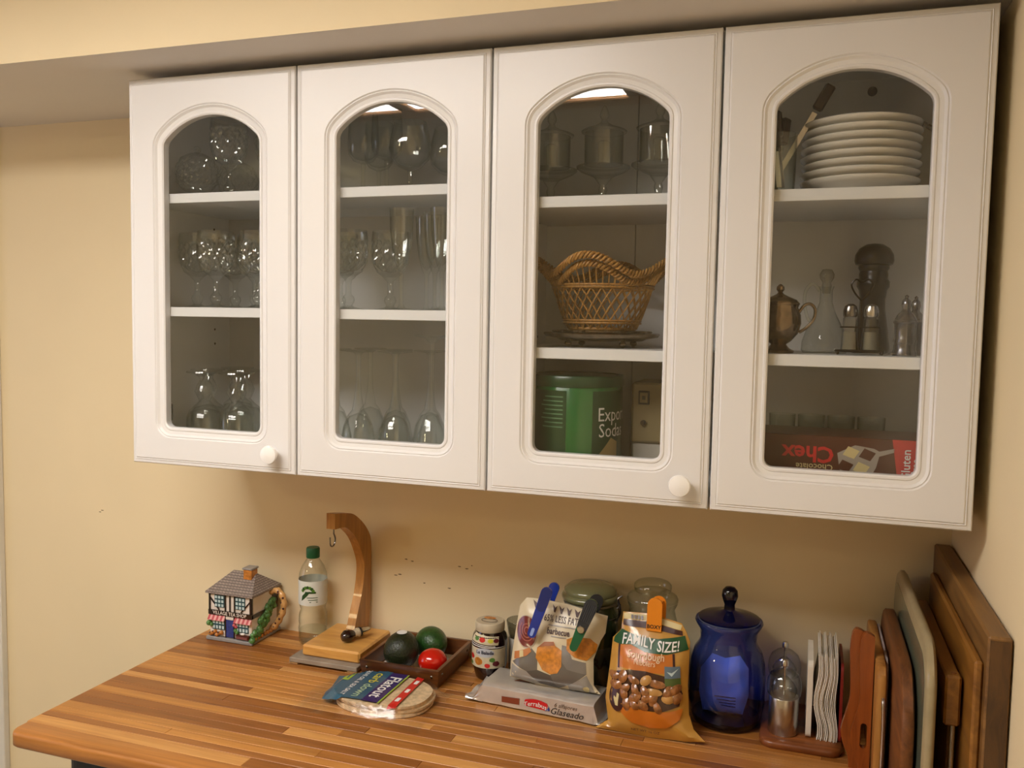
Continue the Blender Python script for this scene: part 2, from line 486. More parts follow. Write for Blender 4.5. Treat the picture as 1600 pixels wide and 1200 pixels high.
# below the counter: a base cabinet that carries it, and the dark bin under the free end
bc = thing('base_cabinet', 'white base cabinet carrying the butcher block countertop', 'cabinet')
G().box(0.42, XR - 0.002, -0.56, -0.002, 0.10, CT_B - 0.001).build('body', WHITE, bc, smooth=False)
G().box(0.44, XR - 0.002, -0.50, -0.02, 0.0, 0.10).build('toe_kick', BLACK, bc, smooth=False)
for i in range(3):
    a = 0.425 + i * 0.372
    d = G().cbox(a, a + 0.368, -0.581, -0.561, 0.12, CT_B - 0.02, 0.003).build('door', WHITE, bc, smooth=False)
    G().lathe([(0.006, 0), (0.006, 0.012), (0.017, 0.017), (0.017, 0.024), (0.012, 0.027), (0.0001, 0.028)], 20).build('knob', KNOB, d).matrix_local = Matrix.Translation((a + 0.33, -0.581, 0.80)) @ Matrix.Rotation(pi / 2, 4, 'X')
NAVY = mat('navy_vinyl', '#0c1424', rough=0.35)
bn = thing('bin', 'dark navy bin standing under the free end of the countertop', 'bin', (0.185, -0.375, 0))
g = G(); g.grid(lambda u, v: (lambda a, s: ((0.135 * s) * max(-1, min(1, 1.25 * cos(a))), (0.165 * s) * max(-1, min(1, 1.25 * sin(a))), 0.845 * v))(2 * pi * u, 0.82 + 0.18 * v), 40, 5, cu=True)
g.build('body', NAVY, bn)
g = G(); g.prism(round_rect(-0.145, 0.145, -0.175, 0.175, 0.03), 0.845, 0.868, 'XY'); g.build('lid', NAVY, bn, smooth=False)

# ------------------------------------------------------------------ wall cabinets with arched glass doors
DW, DH, PITCH, CB = 0.377, 0.7545, 0.381, 1.37
YF = -0.33      # door front plane
OX0, OX1, OZ0, OZS, OZT = 0.0805, 0.2985, 0.075, 0.634, 0.678
OCX = (OX0 + OX1) / 2; HALF = (OX1 - OX0) / 2; SAG = OZT - OZS + 0.004
ARC_R = (HALF * HALF + SAG * SAG) / (2 * SAG); ARC_Z = OZT - ARC_R
def opening(d):
    """door opening outline, offset outwards by d (same number of points for every d)"""
    x0, x1, z0, R = OX0 - d, OX1 + d, OZ0 - d, ARC_R + d
    rf = 0.022 + d; rb = 0.013 + d; out = []
    fx_ = x0 + rf; fz = ARC_Z + sqrt((R - rf) ** 2 - (fx_ - OCX) ** 2)
    at = math.atan2(fz - ARC_Z, fx_ - OCX)
    out += [(x0 + rb + rb * cos(a), z0 + rb + rb * sin(a)) for a in (1.5 * pi - (pi / 2) * i / 6 for i in range(7))]
    out += [(fx_ + rf * cos(a), fz + rf * sin(a)) for a in (pi + (at - pi) * i / 6 for i in range(7))]
    out += [(OCX + R * cos(a), ARC_Z + R * sin(a)) for a in (at + (pi - 2 * at) * i / 24 for i in range(1, 24))]
    out += [(2 * OCX - x, z) for x, z in reversed(out[:14])]
    return out
def door_frame():
    g = G()
    prof = [(0, .0200), (0, .0060), (.0025, .0040), (.0055, .0040), (.0070, .0056), (.0135, .0046), (.0160, .0024), (.0172, .0012), (.0182, .0012), (.0192, .0022), (.0202, .0012), (.0215, 0)]
    rings = [[(x, y, z) for x, z in opening(d)] for d, y in prof]
    n = len(rings[0])
    vs = [p for r in rings for p in r]
    fs = [(i * n + j, i * n + (j + 1) % n, (i + 1) * n + (j + 1) % n, (i + 1) * n + j) for i in range(len(rings) - 1) for j in range(n)]
    g.add(vs, fs)
    ep = [(0, .0200), (0, .0058), (.0018, .0036), (.0080, .0026), (.0088, .0010), (.0100, .0018), (.0112, .0008), (.0125, 0)]
    rr = [[(e, y, e), (DW - e, y, e), (DW - e, y, DH - e), (e, y, DH - e)] for e, y in ep]
    g.add([p for r in rr for p in r], [(i * 4 + j, i * 4 + (j + 1) % 4, (i + 1) * 4 + (j + 1) % 4, (i + 1) * 4 + j) for i in range(len(rr) - 1) for j in range(4)])
    for y, a, b in ((0.0, rr[-1], rings[-1]), (0.02, rr[0], rings[0])):
        A = [Vector((p[0], p[2], 0)) for p in a]; B = [Vector((p[0], p[2], 0)) for p in b]
        tri = tessellate_polygon([A, B]); pts = A + B
        g.add([(p.x, y, p.y) for p in pts], [tuple(t) for t in tri])
    return g
def wall_cabinet(x0, label, shelves, seam, knob_on):
    t = thing('wall_cabinet', label, 'cabinet', (x0, 0, CB))
    W = 2 * PITCH; T = 0.015; yb, yf = -0.004, -0.309
    for a in (0.0, W - T): G().box(a, a + T, yf, yb, 0, DH).build('side_panel', INNER, t, smooth=False)
    G().box(T, W - T, yf, yb, 0, 0.018).build('bottom_panel', INNER, t, smooth=False)
    G().box(T, W - T, yf, yb, DH - 0.018, DH).build('top_panel', INNER, t, smooth=False)
    for a, b in ((T, seam - 0.0008), (seam + 0.0008, W - T)):
        G().box(a, b, -0.032, yb, 0.018, DH - 0.018).build('back_panel', INNER, t, smooth=False)
    for z in shelves: G().cbox(T + 0.001, W - T - 0.001, -0.308, -0.033, z - 0.0185 - CB, z - CB, 0.0008).build('shelf', INNER, t, smooth=False)
    for dx in (0.0, PITCH):
        d = door_frame().build('door', WHITE, t, angle=0.35)
        d.location = (dx + 0.002, YF, 0)
        g = G(); o = opening(0.0025); n = len(o)
        tri = [tuple(q) for q in tessellate_polygon([[Vector((x, z, 0)) for x, z in o]])]
        g.add([(x, 0.0125, z) for x, z in o], tri)
        g.build('glass_pane', PANE, d, smooth=False)
        if dx == 0 and knob_on:
            k = G().lathe([(0.0075, 0), (0.0065, 0.008), (0.0085, 0.012), (0.0165, 0.0165), (0.0178, 0.020), (0.0165, 0.0235), (0.010, 0.0255), (0.0001, 0.0262)], 32).build('knob', KNOB, d)
            k.matrix_local = Matrix.Translation((0.335, 0.0005, 0.039)) @ Matrix.Rotation(pi / 2, 4, 'X')
        for z in (0.10, 0.655):
            hx = 0.022 if dx == 0 else W - 0.022 - 0.04
            g = G(); g.cbox(hx, hx + 0.045, -0.306, -0.285, z - 0.018, z + 0.018, 0.002); g.build('hinge', DARKSTEEL, t, smooth=False)
    for z in (0.235, 0.267, 0.49, 0.52):       # shelf pin holes
        for yy in (-0.085, -0.25):
            g = G(); g.tube([(T + 0.0003, yy, z), (T - 0.004, yy, z)], 0.0028, 8); g.build('pin_hole', BLACK, t, smooth=False)
    return t
cabA = wall_cabinet(0.0, 'white wall cabinet of two arched glass doors full of drinking glasses', (1.905, 1.683), 0.70, True)
cabB = wall_cabinet(2 * PITCH, 'white wall cabinet of two arched glass doors with wicker basket and plates', (1.877, 1.622), 0.195, True)
g = G(); g.lathe([(0.0085, 0), (0.008, 0.004), (0.004, 0.006), (0.0001, 0.0065)], 14)
o = g.build('screw_cap', mat('brown_cap', '#3a2a1e', rough=0.5), cabB); o.matrix_local = Matrix.Translation((1.375 - 0.762, -0.0325, 2.085 - CB)) @ Matrix.Rotation(pi / 2, 4, 'X')
# scuffs on the back wall above the counter
SCUFF = mat('scuff', '#6d5a3c', rough=0.8)
rk = random.Random(5)
wb = bpy.data.objects['wall_back']
for x, z in ((0.455, 1.134), (0.470, 1.131), (0.430, 1.095), (0.440, 1.098), (0.583, 1.131), (0.600, 1.128), (0.612, 1.136), (0.500, 1.085), (-0.395, 1.171), (-0.402, 1.166), (0.560, 1.08)):
    G().prism(ellipse(x, z, rk.uniform(0.0015, 0.0045), 0.0011, 8, jit=0.25, seed=int(x * 999)), -0.0004, 0.0, 'XZ').build('scuff_mark', SCUFF, wb, smooth=False)

# window in the wall beyond the frame: cool daylight from the side
DAY = glow('daylight', *WINDOW)
wn = struct(G().box(-2.6, -2.597, -2.3, -1.1, 1.0, 2.1).build('window_1', DAY, smooth=False))
for a, b, c, d in ((-2.36, -2.3, 0.94, 2.16), (-1.1, -1.04, 0.94, 2.16), (-1.72, -1.68, 1.0, 2.1)):
    G().box(-2.6, -2.575, a, b, c, d).build('window_frame', TRIM, wn, smooth=False)
for c, d in ((0.94, 1.0), (2.1, 2.16), (1.53, 1.57)):
    G().box(-2.6, -2.575, -2.3, -1.1, c, d).build('window_frame', TRIM, wn, smooth=False)

# ------------------------------------------------------------------ glassware in the first cabinet
GLASS = clear('drinking_glass', tint=(0.955, 0.965, 0.955), edge=(0.62, 0.65, 0.63), f0=0.06)
CRYSTAL = clear('cut_crystal', tint=(0.95, 0.96, 0.95), edge=(0.60, 0.62, 0.61), f0=0.09)
SA1, SA2, SA0 = 1.905, 1.683, 1.388
SB1, SB2, SB0 = 1.877, 1.622, 1.388
def diamond(z0, z1, n, amp):
    def rf(t, r, z):
        if z0 < z < z1:
            k = (z - z0) / (z1 - z0) * 3.0
            a = abs(((t * n / (2 * pi) + k) % 1.0) - 0.5) * 2; b = abs(((t * n / (2 * pi) - k) % 1.0) - 0.5) * 2
            return r * (1 - amp * max(a, b) ** 2)
        return r
    return rf
def glass(name, prof, label, loc, group, inner=None, cut=None, mt=None, seg=40, flip=None):
    t = thing(name, label, 'glass', loc, 0, group)
    foot, stem, bowl = prof
    for nm, p in (('foot', foot), ('stem', stem), ('bowl', bowl)):
        if p is None: continue
        if flip: p = [(r, flip - z) for r, z in p][::-1]
        if nm == 'bowl' and cut:
            dn = []
            for (r0, z0), (r1, z1) in zip(p[:-1], p[1:]):
                k = max(1, int(abs(z1 - z0) / 0.0035))
                dn += [(r0 + (r1 - r0) * i / k, z0 + (z1 - z0) * i / k) for i in range(k)]
            dn.append(p[-1])
            G().lathe(dn, 72, rf=diamond(*cut)).build(nm, mt or CRYSTAL, t, smooth=False)
        else:
            G().lathe(p, seg).build(nm, mt or GLASS, t, angle=1.2)
    return t
# cut crystal goblets
GOB = ([(0.0001, 0.0), (0.030, 0.0), (0.031, 0.002), (0.012, 0.006), (0.0075, 0.009)],
       [(0.0075, 0.009), (0.0105, 0.014), (0.0122, 0.020), (0.0105, 0.026), (0.0058, 0.031), (0.0052, 0.050), (0.0068, 0.058), (0.013, 0.0635), (0.014, 0.066)],
       [(0.014, 0.066), (0.027, 0.075), (0.0355, 0.090), (0.0395, 0.110), (0.0385, 0.130), (0.0355, 0.155), (0.0345, 0.155), (0.0372, 0.130), (0.0378, 0.110), (0.033, 0.091), (0.018, 0.078), (0.0001, 0.074)])
proto = None
gob_spots = [(0.056, -0.195, SA2, 'cut crystal goblet nearest the cabinet side on the middle shelf'),
             (0.134, -0.235, SA2, 'cut crystal goblet standing in front behind the first glass door, middle shelf'),
             (0.168, -0.150, SA2, 'cut crystal goblet behind the front goblet on the middle shelf'),
             (0.085, -0.105, SA2, 'cut crystal goblet at the back behind the first door, middle shelf'),
             (0.222, -0.215, SA2, 'cut crystal goblet beside the frame of the first door, middle shelf'),
             (0.428, -0.215, SA2, 'cut crystal goblet in front behind the second door, middle shelf'),
             (0.372, -0.150, SA2, 'cut crystal goblet half hidden by the left frame of the second door'),
             (0.497, -0.172, SA2, 'cut crystal goblet next to the champagne flutes, middle shelf'),
             (0.160, -0.225, SA1, 'cut crystal goblet on the top shelf behind the first door'),
             (0.225, -0.165, SA1, 'cut crystal goblet on the top shelf cut by the first door frame')]
for x, y, z, lb in gob_spots:
    if proto is None: proto = glass('goblet', GOB, lb, (x, y, z), 'cut crystal goblets', cut=(0.075, 0.136, 12, 0.14))
    else: dup(proto, (x, y, z), 0.3 * x * 100, lb)
# covered cut crystal dishes on the top shelf
BON = ([(0.0001, 0.0), (0.026, 0.0), (0.027, 0.002), (0.012, 0.008), (0.009, 0.014)], None,
       [(0.009, 0.014), (0.028, 0.022), (0.043, 0.038), (0.047, 0.055), (0.044, 0.072), (0.034, 0.088), (0.018, 0.097), (0.008, 0.100)])
t = glass('bonbon_dish', BON, 'round covered cut crystal dish alone on the top shelf', (0.062, -0.20, SA1), None, cut=(0.03, 0.085, 10, 0.14))
G().ball((0, 0, 0.106), 0.008, 12, 8).build('lid_knob', CRYSTAL, t)
t = dup(t, (0.085, -0.095, SA1), 0.4, 'round covered cut crystal dish at the back of the top shelf')
# champagne flutes and wine glasses
FLUTE = ([(0.0001, 0.0), (0.029, 0.0), (0.030, 0.0015), (0.008, 0.005), (0.004, 0.010)], [(0.004, 0.010), (0.0036, 0.050), (0.0045, 0.072)],
         [(0.0045, 0.072), (0.010, 0.085), (0.017, 0.110), (0.0215, 0.145), (0.0235, 0.190), (0.0225, 0.190), (0.0205, 0.145), (0.016, 0.112), (0.008, 0.090), (0.0001, 0.083)])
fl = None
for x, y, lb in ((0.553, -0.238, 'champagne flute in front with bright reflection, middle shelf'), (0.592, -0.170, 'champagne flute second in the row, middle shelf'),
                 (0.634, -0.232, 'champagne flute beside the right frame of the second door'), (0.545, -0.105, 'champagne flute at the back of the middle shelf')):
    if fl is None: fl = glass('champagne_flute', FLUTE, lb, (x, y, SA2), 'champagne flutes')
    else: dup(fl, (x, y, SA2), 0, lb)
TULIP = ([(0.0001, 0.0), (0.031, 0.0), (0.032, 0.0015), (0.008, 0.005), (0.004, 0.010)], [(0.004, 0.010), (0.0036, 0.050), (0.0048, 0.068)],
         [(0.0048, 0.068), (0.020, 0.074), (0.029, 0.086), (0.031, 0.105), (0.0285, 0.165), (0.0275, 0.165), (0.0298, 0.105), (0.027, 0.088), (0.016, 0.078), (0.0001, 0.074)])
tl = None
for x, y, lb in ((0.497, -0.190, 'tall tulip wine glass in the middle of the top shelf'), (0.432, -0.165, 'tulip wine glass left of the tallest on the top shelf'),
                 (0.425, -0.085, 'tulip wine glass at the back of the top shelf')):
    if tl is None: tl = glass('tulip_glass', TULIP, lb, (x, y, SA1), 'tulip wine glasses')
    else: dup(tl, (x, y, SA1), 0, lb)
BALLOON = ([(0.0001, 0.0), (0.033, 0.0), (0.034, 0.0015), (0.009, 0.005), (0.0045, 0.010)], [(0.0045, 0.010), (0.0042, 0.030), (0.0055, 0.040)],
           [(0.0055, 0.040), (0.022, 0.047), (0.036, 0.062), (0.040, 0.080), (0.037, 0.102), (0.030, 0.130), (0.029, 0.130), (0.036, 0.102), (0.0385, 0.080), (0.034, 0.064), (0.018, 0.050), (0.0001, 0.046)])
b0 = glass('balloon_glass', BALLOON, 'round balloon glass with a bright highlight, top shelf', (0.563, -0.225, SA1), 'balloon glasses')
dup(b0, (0.612, -0.150, SA1), 0, 'round balloon glass cut by the right frame of the second door')
dup(b0, (0.375, -0.235, SA1), 0, 'round balloon glass cut by the left frame of the second door', scale=(0.8, 0.8, 0.8))
# wine glasses stored upside down on the cabinet floor
WINE = ([(0.0001, 0.0), (0.033, 0.0), (0.034, 0.0018), (0.010, 0.005), (0.005, 0.010)], [(0.005, 0.010), (0.0042, 0.050), (0.0065, 0.085), (0.012, 0.118)],
        [(0.012, 0.118), (0.020, 0.128), (0.029, 0.150), (0.0345, 0.180), (0.0365, 0.217), (0.0355, 0.217), (0.0330, 0.180), (0.0275, 0.151), (0.018, 0.131), (0.0001, 0.124)])
wg = None
for x, y, lb in ((0.449, -0.212, 'upturned wine glass, left of the two in front'), (0.529, -0.212, 'upturned wine glass in front with two bright streaks'),
                 (0.366, -0.160, 'upturned wine glass beside the left frame of the second door'), (0.408, -0.085, 'upturned wine glass at the back, left one'),
                 (0.486, -0.120, 'upturned wine glass standing in the gap between the two front ones'), (0.566, -0.128, 'upturned wine glass behind the front ones towards the tall one')):
    if wg is None: wg = glass('wine_glass', WINE, lb, (x, y, SA0), 'upturned wine glasses on the cabinet floor', flip=0.217)
    else: dup(wg, (x, y, SA0), 0, lb)
MART = ([(0.0001, 0.0), (0.034, 0.0), (0.035, 0.0015), (0.014, 0.008), (0.005, 0.016)], [(0.005, 0.016), (0.0042, 0.080), (0.0042, 0.140)],
        [(0.0042, 0.140), (0.012, 0.148), (0.026, 0.185), (0.0325, 0.250), (0.0315, 0.250), (0.025, 0.186), (0.010, 0.152), (0.0001, 0.147)])
glass('wine_glass', MART, 'tallest upturned glass with ribbed bowl by the right frame', (0.618, -0.236, SA0), 'upturned wine glasses on the cabinet floor', flip=0.250)
# pressed glass goblets upside down behind the first door
PRESS = ([(0.0001, 0.0), (0.035, 0.0), (0.036, 0.003), (0.020, 0.006), (0.012, 0.012)], [(0.012, 0.012), (0.010, 0.020), (0.016, 0.030), (0.019, 0.042), (0.015, 0.054), (0.011, 0.062), (0.018, 0.070)],
         [(0.018, 0.070), (0.030, 0.080), (0.036, 0.095), (0.0375, 0.165), (0.0360, 0.165), (0.0345, 0.096), (0.028, 0.083), (0.0001, 0.076)])
pg = None
for x, y, lb in ((0.104, -0.235, 'upturned pressed glass goblet with patterned stem in the centre'), (0.058, -0.165, 'upturned pressed glass goblet nearest the cabinet side'),
                 (0.183, -0.235, 'upturned pressed glass goblet with two wide highlights'), (0.142, -0.150, 'upturned pressed glass goblet behind the centre one'),
                 (0.068, -0.075, 'upturned pressed glass goblet in the back corner'), (0.226, -0.150, 'upturned pressed glass goblet cut by the first door frame')):
    if pg is None:
        pg = glass('pressed_goblet', PRESS, lb, (x, y, SA0), 'upturned pressed goblets', flip=0.165)
        st = [c for c in pg.children if c.name.startswith('stem')][0]
        sp = [(r, 0.165 - z) for r, z in PRESS[1]][::-1]
        tmp = G().lathe(sp, 40, rf=lambda t, r, z: r * (1 + 0.10 * sin(6 * t) * sin(z * 300))).build('stem', CRYSTAL, pg, smooth=False)
        bpy.data.objects.remove(st)
    else: dup(pg, (x, y, SA0), 0, lb)

# ------------------------------------------------------------------ second cabinet, behind the third door
SMOKE = clear('jar_glass', tint=(0.95, 0.96, 0.94), edge=(0.30, 0.31, 0.28), f0=0.06)
def covered_jar(loc, label):
    t = thing('covered_jar', label, 'jar', loc, 0, 'footed glass jars on the top shelf')
    G().lathe([(0.0001, 0), (0.030, 0), (0.031, 0.002), (0.010, 0.010), (0.006, 0.018), (0.008, 0.026), (0.006, 0.034), (0.016, 0.048)], 36).build('foot', SMOKE, t, angle=1.0)
    G().lathe([(0.016, 0.048), (0.040, 0.058), (0.048, 0.064), (0.048, 0.067), (0.036, 0.069)], 40).build('saucer', SMOKE, t, angle=1.0)
    G().lathe([(0.0345, 0.068), (0.0350, 0.126), (0.0335, 0.126), (0.0330, 0.070), (0.0001, 0.069)], 40).build('body', SMOKE, t, angle=1.0)
    l = G().lathe([(0.040, 0.1265), (0.041, 0.129), (0.036, 0.132), (0.020, 0.137), (0.008, 0.143), (0.0045, 0.149)], 40).build('lid', SMOKE, t, angle=1.0)
    G().lathe([(0.0045, 0.149), (0.008, 0.154), (0.0085, 0.159), (0.006, 0.166), (0.0025, 0.173), (0.0001, 0.175)], 20).build('finial', SMOKE, l, angle=1.0)
    G().lathe([(0.010, 0.072), (0.011, 0.110), (0.006, 0.113), (0.0001, 0.113)], 20).build('candle_cup', SMOKE, t, angle=1.0)
    return t
j = covered_jar((0.826, -0.180, SB1), 'footed glass jar with knobbed lid, leftmost on the third door top shelf')
dup(j, (0.926, -0.190, SB1), 0.5, 'footed glass jar with knobbed lid in the middle of the arch')
dup(j, (1.026, -0.195, SB1), 0.9, 'footed glass jar with knobbed lid, cut by the third door right frame')

SILVER = mat('tarnished_silver', (0.25, 0.19, 0.13), rough=0.2, metal=1.0, var=0.35, scale=55)
PEWTER = mat('pewter', (0.17, 0.17, 0.19), rough=0.22, metal=1.0, var=0.25, scale=60)
t = thing('silver_tray', 'dark silver footed tray with beaded rim under the wicker basket', 'tray', (0.926, -0.172, SB2))
G().lathe([(0.0001, 0.012), (0.075, 0.012), (0.082, 0.016), (0.100, 0.019), (0.104, 0.024), (0.102, 0.026), (0.095, 0.0225), (0.080, 0.020), (0.0001, 0.018)], 64, rf=lambda a, r, z: r * (1 + (0.025 * abs(sin(4 * a)) if r > 0.09 else 0))).build('plate', SILVER, t, angle=0.8)
for k in range(4):
    a = pi / 4 + k * pi / 2
    G().ball((0.070 * cos(a), 0.070 * sin(a), 0.0065), 0.0065, 10, 8).build('ball_foot', SILVER, t)
G().lathe([(0.088, 0.026), (0.0905, 0.0275), (0.089, 0.030), (0.0865, 0.028)], 72, rf=lambda a, r, z: r + 0.0015 * sin(48 * a)).build('beaded_rim', SILVER, t, smooth=False)

WICKER = wood('wicker', '#7b5420', '#c3934c', 'Z', freq=260, stretch=4, rough=0.5)
t = thing('wicker_basket', 'light wicker basket with lattice sides and scalloped braided rim', 'basket', (0.926, -0.172, SB2 + 0.0305))
def brad(z):      # wall radius over height
    k = min(1.0, z / 0.078)
    return 0.060 + 0.030 * k ** 0.8
def rim_z(a): return 0.099 + 0.0155 * cos(4 * (a + pi / 2))
def rim_r(a, z): return 0.090 + max(0, z - 0.078) * 0.55
g = G()
g.tube([(0.060 * cos(2 * pi * k / 40), 0.060 * sin(2 * pi * k / 40), 0.003) for k in range(40)], 0.003, 6, closed=True)
g.lathe([(0.0001, 0.002), (0.060, 0.002), (0.060, 0.005), (0.0001, 0.005)], 40)
g.build('base', WICKER, t)
g = G(); n = 30
for s in (1, -1):
    for k in range(n):
        a0 = 2 * pi * k / n; pts = []
        for i in range(7):
            z = 0.003 + 0.075 * i / 6; a = a0 + s * 0.55 * i / 6; r = brad(z) + s * 0.0008
            pts.append((r * cos(a), r * sin(a), z))
        g.tube(pts, 0.00135, 5)
tag(g.build('lattice', WICKER, t), kind='stuff')
g = G()
for zz in (0.0155, 0.078):
    for dz in (-0.0022, 0.0022):
        g.tube([((brad(zz) + 0.002) * cos(2 * pi * k / 48), (brad(zz) + 0.002) * sin(2 * pi * k / 48), zz + dz) for k in range(48)], 0.002, 6, closed=True)
g.build('waist_band', WICKER, t)
g = G()
for k in range(56):
    a = 2 * pi * k / 56; zt = rim_z(a) - 0.006
    g.tube([(0.091 * cos(a), 0.091 * sin(a), 0.079), (rim_r(a, zt) * cos(a), rim_r(a, zt) * sin(a), zt)], 0.0014, 5)
tag(g.build('stakes', WICKER, t), kind='stuff')
for lift, rr in ((0.0, 0.0052), (0.0135, 0.0058)):
    g = G()
    for s in range(3):
        pts = []
        for k in range(288):
            a = 2 * pi * k / 288; z = rim_z(a) + lift; r = rim_r(a, z) + 0.002 + lift * 0.35
            ph = 36 * a + s * 2 * pi / 3
            pts.append(((r + rr * 0.62 * cos(ph)) * cos(a), (r + rr * 0.62 * cos(ph)) * sin(a), z + rr * 0.85 * sin(ph)))
        g.tube(pts, 0.0025, 5, closed=True)
    g.build('braided_rim', WICKER, t)

# biscuit tin and what stands beside it
TINGREEN = mat('tin_green', '#086028', rough=0.22, var=0.05, scale=10, coat=0.4)
TINDARK = mat('tin_dark_green', '#0d3b1e', rough=0.3, var=0.08)
PRINTW = mat('print_white', (0.75, 0.75, 0.72), rough=0.5)
TAN = mat('print_tan', '#a8925c', rough=0.5)
R_T = 0.083
t = thing('cracker_tin', 'round green cracker tin with white lettering on the cabinet floor', 'tin', (0.890, -0.205, SB0), 0.0)
t.rotation_euler = (0, 0, radians(19))
G().lathe([(0.0001, 0.0), (R_T, 0.0), (R_T + 0.0015, 0.002), (R_T, 0.004), (R_T, 0.165), (R_T - 0.002, 0.168), (0.0001, 0.168)], 56).build('body', TINGREEN, t)
l = G().lathe([(R_T + 0.0015, 0.166), (R_T + 0.0025, 0.168), (R_T + 0.0025, 0.182), (R_T + 0.001, 0.185), (R_T - 0.006, 0.186), (R_T - 0.008, 0.184), (0.0001, 0.184)], 56).build('lid', TINDARK, t)
S = lambda u, v: ((R_T + 0.0004) * sin(u / R_T), -(R_T + 0.0004) * cos(u / R_T), v)
patch('side_print', rect(-0.115, -0.024, 0.006, 0.160), S, TINDARK, t, 0.008)
patch('front_print', rect(0.022, 0.115, 0.006, 0.160), S, TINDARK, t, 0.008)
S2 = lambda u, v: ((R_T + 0.0007) * sin(u / R_T), -(R_T + 0.0007) * cos(u / R_T), v)
lettering('lettering', 'Export', S2, (0.0315, 0.118), 0.034, PRINTW, t, ax='LEFT', sx=0.85)
lettering('lettering', 'Sodas', S2, (0.034, 0.090), 0.034, PRINTW, t, ax='LEFT', sx=0.85)
patch('cracker_print', [(0.026, 0.040), (0.062, 0.078), (0.080, 0.070), (0.080, 0.026), (0.042, 0.022)], S2, TAN, t, 0.008)
for k in range(8):
    v = 0.148 - 0.0075 * k
    patch('fine_print', rect(-0.066 - 0.004 * (k % 3), -0.030, v, v + 0.0022), S2, mat('print_green', '#4f7a58', rough=0.5), t, 0.01)
patch('fine_print', rect(-0.072, -0.030, 0.012, 0.030), S2, mat('print_grey', '#8f9589', rough=0.5), t, 0.008)
CARD = mat('pale_card', '#9a9a90', rough=0.7)
t = thing('carton', 'pale narrow carton with printed rules beside the green tin', 'carton', (0.790, -0.165, SB0))
G().cbox(-0.0115, 0.0115, -0.10, 0.10, 0, 0.165, 0.0008).build('box', CARD, t, smooth=False)
for z in (0.030, 0.062, 0.105, 0.138):
    G().box(-0.0118, 0.0118, -0.1003, -0.0999, z, z + 0.002).build('printed_rule', BLACK, t, smooth=False)
BEIGE = mat('beige_plastic', '#8a7c58', rough=0.4)
t = thing('appliance', 'beige plastic box with square socket and dial beside green tin', 'appliance', (1.030, -0.115, SB0))
G().cbox(-0.046, 0.040, -0.055, 0.055, 0.062, 0.172, 0.004).build('housing', BEIGE, t, smooth=False)
G().cbox(-0.044, 0.038, -0.050, 0.053, 0.0, 0.061, 0.003).build('base', mat('pale_grey_plastic', '#b9b5a8', rough=0.5), t, smooth=False)
sk = G().cbox(-0.033, -0.013, -0.0575, -0.0545, 0.132, 0.157, 0.0008).build('socket', BLACK, t, smooth=False)
G().cbox(-0.030, -0.016, -0.0582, -0.0574, 0.1355, 0.1535, 0.0003).build('socket_plate', BEIGE, sk, smooth=False)
G().cbox(-0.026, -0.020, -0.0588, -0.0581, 0.141, 0.148, 0.0003).build('socket_hole', BLACK, sk, smooth=False)
G().tube([(-0.023, -0.054, 0.099), (-0.023, -0.060, 0.099)], 0.005, 14).build('dial', BLACK, t)
pts = smooth_curve([(-0.030, -0.056, 0.012), (-0.005, -0.062, 0.006), (0.022, -0.064, 0.012), (0.033, -0.062, 0.032), (0.024, -0.059, 0.052), (0.012, -0.056, 0.062)], 6)
G().tube(pts, 0.0022, 6).build('cord', mat('grey_cord', '#55534a', rough=0.5), t)

# ------------------------------------------------------------------ behind the fourth door
CHINA = mat('china', (0.72, 0.69, 0.62), rough=0.18, var=0.01, coat=0.3)
pl = None; z = SB1 + 0.0001
for k in range(8):
    lb = ['lowest white china plate, resting on the shelf'] + ['white china plate %s from the bottom of the stack' % w for w in ('second', 'third', 'fourth', 'fifth', 'sixth', 'seventh')] + ['topmost white china plate of the stack']
    if pl is None:
        g = G(); g.lathe([(0.0001, 0.003), (0.050, 0.003), (0.052, 0.0), (0.056, 0.0), (0.060, 0.004), (0.0835, 0.0150), (0.0905, 0.0185), (0.0915, 0.0215), (0.0895, 0.0230), (0.081, 0.0195), (0.060, 0.0085), (0.0001, 0.0075)], 72)
        pl = tag(g.build('plate', CHINA, None, angle=0.9), lb[0], 'plate', 'stack of white plates'); pl.location = (1.352, -0.200, z)
    else:
        o = pl.copy(); COL.objects.link(o); o['label'] = lb[k]; o.location = (1.352 + random.Random(k).uniform(-0.0012, 0.0012), -0.200, z)
    z += 0.0131
TUMB = clear('tumbler_glass', tint=(0.93, 0.95, 0.93), edge=(0.35, 0.38, 0.36), f0=0.05)
t = thing('glass_jar', 'clear glass tumbler holding dark handled knives', 'jar', (1.228, -0.235, SB1))
G().lathe([(0.0001, 0.0), (0.024, 0.0), (0.0255, 0.002), (0.0275, 0.098), (0.0262, 0.098), (0.0243, 0.006), (0.0001, 0.006)], 36).build('wall', TUMB, t, angle=1.0)
HANDLE = wood('dark_handle', '#160c07', '#33190f', 'Z', freq=120, stretch=10, rough=0.4)
def knife(lean, az, base, length, label):
    t = thing('knife', label, 'knife', (1.228 + base[0], -0.235 + base[1], SB1 + 0.012), 0, 'knives in the tumbler')
    t.rotation_euler = (0, lean, az)
    G().cbox(-0.0045, 0.0045, -0.0006, 0.0006, 0.0, length - 0.048, 0.0003).build('blade', STEEL, t, smooth=False)
    h = G().cbox(-0.0085, 0.0085, -0.0065, 0.0065, length - 0.043, length, 0.0025).build('handle', HANDLE, t, smooth=False)
    return t
knife(radians(29), 0.10, (-0.014, 0.0, 0), 0.185, 'knife leaning far out of the tumbler with a dark handle')
knife(radians(7), 2.8, (0.006, -0.004, 0), 0.125, 'short knife upright in the tumbler, dark handle')
knife(radians(9), 0.9, (-0.004, 0.008, 0), 0.118, 'knife at the back of the tumbler with round ended dark handle')
